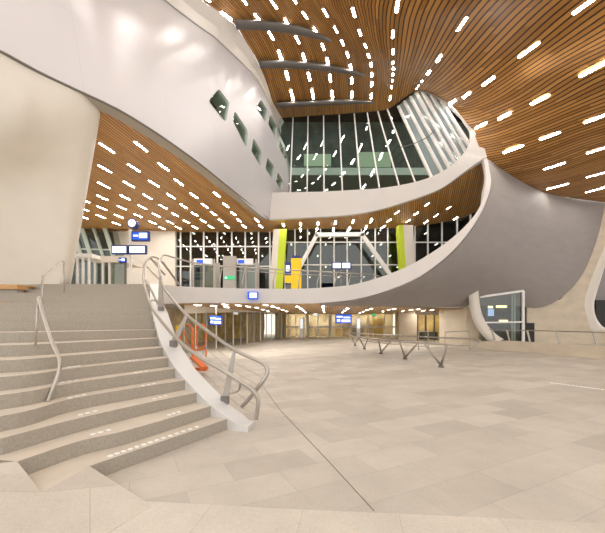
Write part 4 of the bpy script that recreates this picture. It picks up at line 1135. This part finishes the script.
# concrete wall right of the window
struct(surf('wall_right', [[P(526, 303.8, 24.0), P(545, 304.4, 24.35), P(560, 299, 24.5), P(576, 280, 24.75)],
                           [P(526, 328, 24.0), P(545, 328, 24.35), P(562, 326, 24.5), P(588, 326, 24.75)],
                           [P(526, 352, 24.0), P(545, 352, 24.35), P(562, 352, 24.5), P(596, 352, 24.75)]], M['concrete'], thick=.1))
rimo = [(606, 203, 25.2), (606, 240, 24.9), (596.5, 265, 24.8), (588, 288, 24.75), (584.3, 303, 24.75), (585, 318, 24.75), (590, 328.5, 24.75), (599, 332.5, 24.75), (620, 334, 24.7), (660, 335, 24.5)]
outer = [(606, 202, 25.1), (599, 230, 25), (590, 256, 24.9), (576.5, 279.6, 24.75), (575, 300, 24.75), (576, 325, 24.75), (582, 345, 24.75), (599, 352, 24.75), (620, 352, 24.7), (660, 352, 24.5)]
struct(surf('wall_right_opening', [smooth([P(*q) for q in outer], 5), smooth([P(*q) for q in rimo], 5)], M['concrete']))
rimi = [(618, 203, 25.0), (613, 240, 24.9), (604.5, 268, 24.9), (597, 292, 24.85), (594.3, 304, 24.85), (595.5, 315, 24.85), (600, 323.5, 24.85), (607, 328.5, 24.8), (624, 330, 24.8), (660, 331, 24.6)]
ro = smooth([P(*q) for q in rimo], 5); rin = smooth([P(*q) for q in rimi], 5)
struct(surf('trim_4', [ro, [a.lerp(b, .5) + W((0, -.25, 0)) for a, b in zip(ro, rin)], rin, [p + W((.3, 1.5, 0)) for p in rin]], M['pale']))
struct(box('wall_beyond_opening', 20.5, 38, 28.5, 28.7, 0, 12, M['grey']))
tag(box('dark_display', P(596, 0, 26.5).x, P(640, 0, 26.5).x, 26.5, 26.9, 0, EYE + (CY - 300) / F * 26.5, M['black']), 'dark panel behind the rounded opening at the far right', 'panel')
# window between fin and wall
wz = empty('corner_window', P(503, 340, 22.6), 'white framed dark window between the curved pier fin and the concrete wall', 'window')
q = [P(479, 297, 22.3), P(522.5, 291, 22.9), P(522.5, 345, 22.9), P(479, 345, 22.3)]
link('glass', q, [(0, 1, 2, 3)], M['glass'], wz, shade=False)
for a, b, w_ in ((q[0], q[1], .14), (q[1], q[2], .16), (P(482, 322.6, 22.3), P(522, 322, 22.85), .1)):
    link('frame', *bar_geo(a + W((0, -.06, 0)), b + W((0, -.06, 0)), .12, w_) if a is not q[1] else bar_geo(a + W((0, -.06, 0)), b + W((0, -.06, 0)), w_, .12), M['white'], wz, shade=False)
for px in (512, 514.5):
    link('frame', *bar_geo(P(px, 294, 22.9), P(px, 345, 22.9), .09, .08), M['slab'], wz, shade=False)
struct(box('wall_window_room', P(470, 0, 27).x, P(545, 0, 27).x, 27.5, 27.7, 0, 5.2, M['darkgreen']))
bx0 = pbox(483, 309, 494, 316, 27.35, .15)
tag(box('lit_panel', *bx0, M['screen']), 'dim blue panel seen through the corner window', 'panel')
for i, (px, py, w_) in enumerate(((489, 307, 4), (502, 306.5, 5), (504, 321, 4))):
    bb = pbox(px - w_, py - 1.1, px + w_, py + 1.1, 27.35, .15)
    tag(box('wall_lamp', *bb, M['warm']), ['warm lamp seen through the corner window, upper left one', 'warm lamp seen through the corner window, upper right one', 'warm lamp seen through the corner window, lowest one'][i], 'lamp')
tag(box('dark_cabinet', *(lambda b_: (b_[0], b_[1], b_[2], b_[3], 0, b_[5]))(pbox(524, 323, 534.5, 345, 23.05, .6)), M['black']), 'black cabinet standing right of the white framed window', 'cabinet')
# low parapet with a rail
pt = [PZ(462, 347, 0), PZ(490, 349.5, 0), PZ(530, 352.5, 0), PZ(605, 359.5, 0), PZ(700, 369, 0), PZ(820, 383, 0)]
pts_ = smooth(pt, 4)
Zp = .55
rowsP = [pts_, [W((p.x, p.y, lerp(.3, Zp, min(1, i / 6)))) for i, p in enumerate(pts_)], [W((p.x + .1, p.y + .3, lerp(.3, Zp, min(1, i / 6)))) for i, p in enumerate(pts_)], [W((p.x + .1, p.y + .3, 0)) for p in pts_]]
struct(surf('wall_parapet', rowsP, M['concrete'])); bpy.data.objects['wall_parapet'].data.shade_flat()
pr_ = empty('parapet_railing', W((pts_[8].x, pts_[8].y + .15, Zp)), 'slim steel rail on flat leaning posts along the low concrete parapet at right', 'railing')
rl = [W((p.x + .05, p.y + .15, 1.16)) for p in pts_[4:]]
tube('rail', rl, .022, M['steel'], pr_, 6)
tube('rail', [p - W((0, 0, .03)) for p in rl], .008, M['steel'], pr_, 6)
for px in (494, 508, 528, 560, 597):
    p = min(smooth(rl, 6), key=lambda q: abs(CX + F * q.x / q.y - px))
    link('post', *bar_geo(W((p.x + .05, p.y, Zp)), W((p.x - .1, p.y, 1.15)), .09, .03), M['steel'], pr_, shade=False)

# tactile strip on the floor at right
geos = []
n = 22
for i in range(n):
    p = PZ(lerp(552, 640, i / (n - 1)), lerp(383, 394.5, i / (n - 1)), 0)
    geos.append(box_geo(p.x - .03, p.x + .03, p.y - .04, p.y + .04, 0, .008))
tag(multi('tactile_strip', geos, M['stud']), 'row of small pale studs set in the floor at the right edge', 'floor marking')
# oak seats on the steps at far left
for (a, b, c, d_, dd, lb) in ((-25, 284.5, 17, 289, 11.3, 'oak seat plank on the upper steps at the far left'), (17.4, 285, 25, 286.5, 11.85, 'thin end of an oak seat plank right of the larger one'), (-25, 302.3, 4.5, 304, 8.9, 'oak seat plank lower on the steps at the left edge')):
    e = empty('wooden_seat', P((a + c) / 2, d_, dd), lb, 'seat')
    x0, x1, y0, y1, z0, z1 = pbox(a, b, c, d_, dd, .45)
    box('plank', x0, x1, y0, y1, z0, z1, M['oak'], e, .01)
    box('support', x0 + .05, x1 - .08, y0 + .1, y1 - .05, z0 - .12, z0, M['stone'], e)
# rooms closed at their sides
struct(box('wall_window_room_left', P(470, 0, 27).x - .2, P(470, 0, 27).x, 24.4, 27.5, 0, 3.6, M['darkgreen']))
struct(box('wall_window_room_right', P(545, 0, 27).x, P(545, 0, 27).x + .2, 24.6, 27.5, 0, 5.2, M['darkgreen']))
# added glowing dots on rods, imitating lamp reflections in the landing glazing
m_dim = emit('reflection_dot_glow', (1.0, .94, .84), 2.5)
k = 0
for r_, (dd, zz) in enumerate(((26.6, 8.6), (27.8, 8.0), (28.6, 7.2), (29.4, 6.4), (30.2, 5.6))):
    for c_ in range(9):
        xx = -8.6 + c_ * 2.35 + (r_ % 2) * .9 + .5 * math.sin(c_ * 3 + r_)
        o = box('reflection_dot', xx - .05, xx + .05, dd, dd + .5, zz - .03, zz + .04, m_dim)
        box('rod', xx - .01, xx + .01, dd + .24, dd + .26, zz + .04, 9.3, M['darksteel'], o)
        tag(o, 'added glow imitating a lamp reflection in the landing glazing, %s row back, %s from left' % (ordw[r_], ordw[c_]), 'ceiling light', 'added glows imitating reflections in the landing glazing')

# lamps added to brighten the rooms behind the concourse
struct(box('ceiling_back_room', bx_(270), bx_(410), 37.6, 40, 2.6, 2.7, M['pale']))
for i, px in enumerate((292, 306, 322, 338, 354, 372, 388)):
    xx = (px - CX) / F * 38.2
    tag(box('added_room_light', xx - .4, xx + .4, 38.1, 38.25, 2.55, 2.6, M['lamp']), 'added lamp brightening the room behind the back doors, %s from the left' % ordw[i], 'ceiling light', 'lamps added to brighten behind the back doors')
for i, px in enumerate((421, 434, 447)):
    xx = fw(px, 30.3)[0]
    tag(box('added_room_light', xx - .3, xx + .3, 30.2, 30.35, 2.38, 2.44, M['lamp']), 'added lamp brightening the golden side entrance, %s from the left' % ordw[i], 'ceiling light', 'lamps added to brighten the golden side entrance')
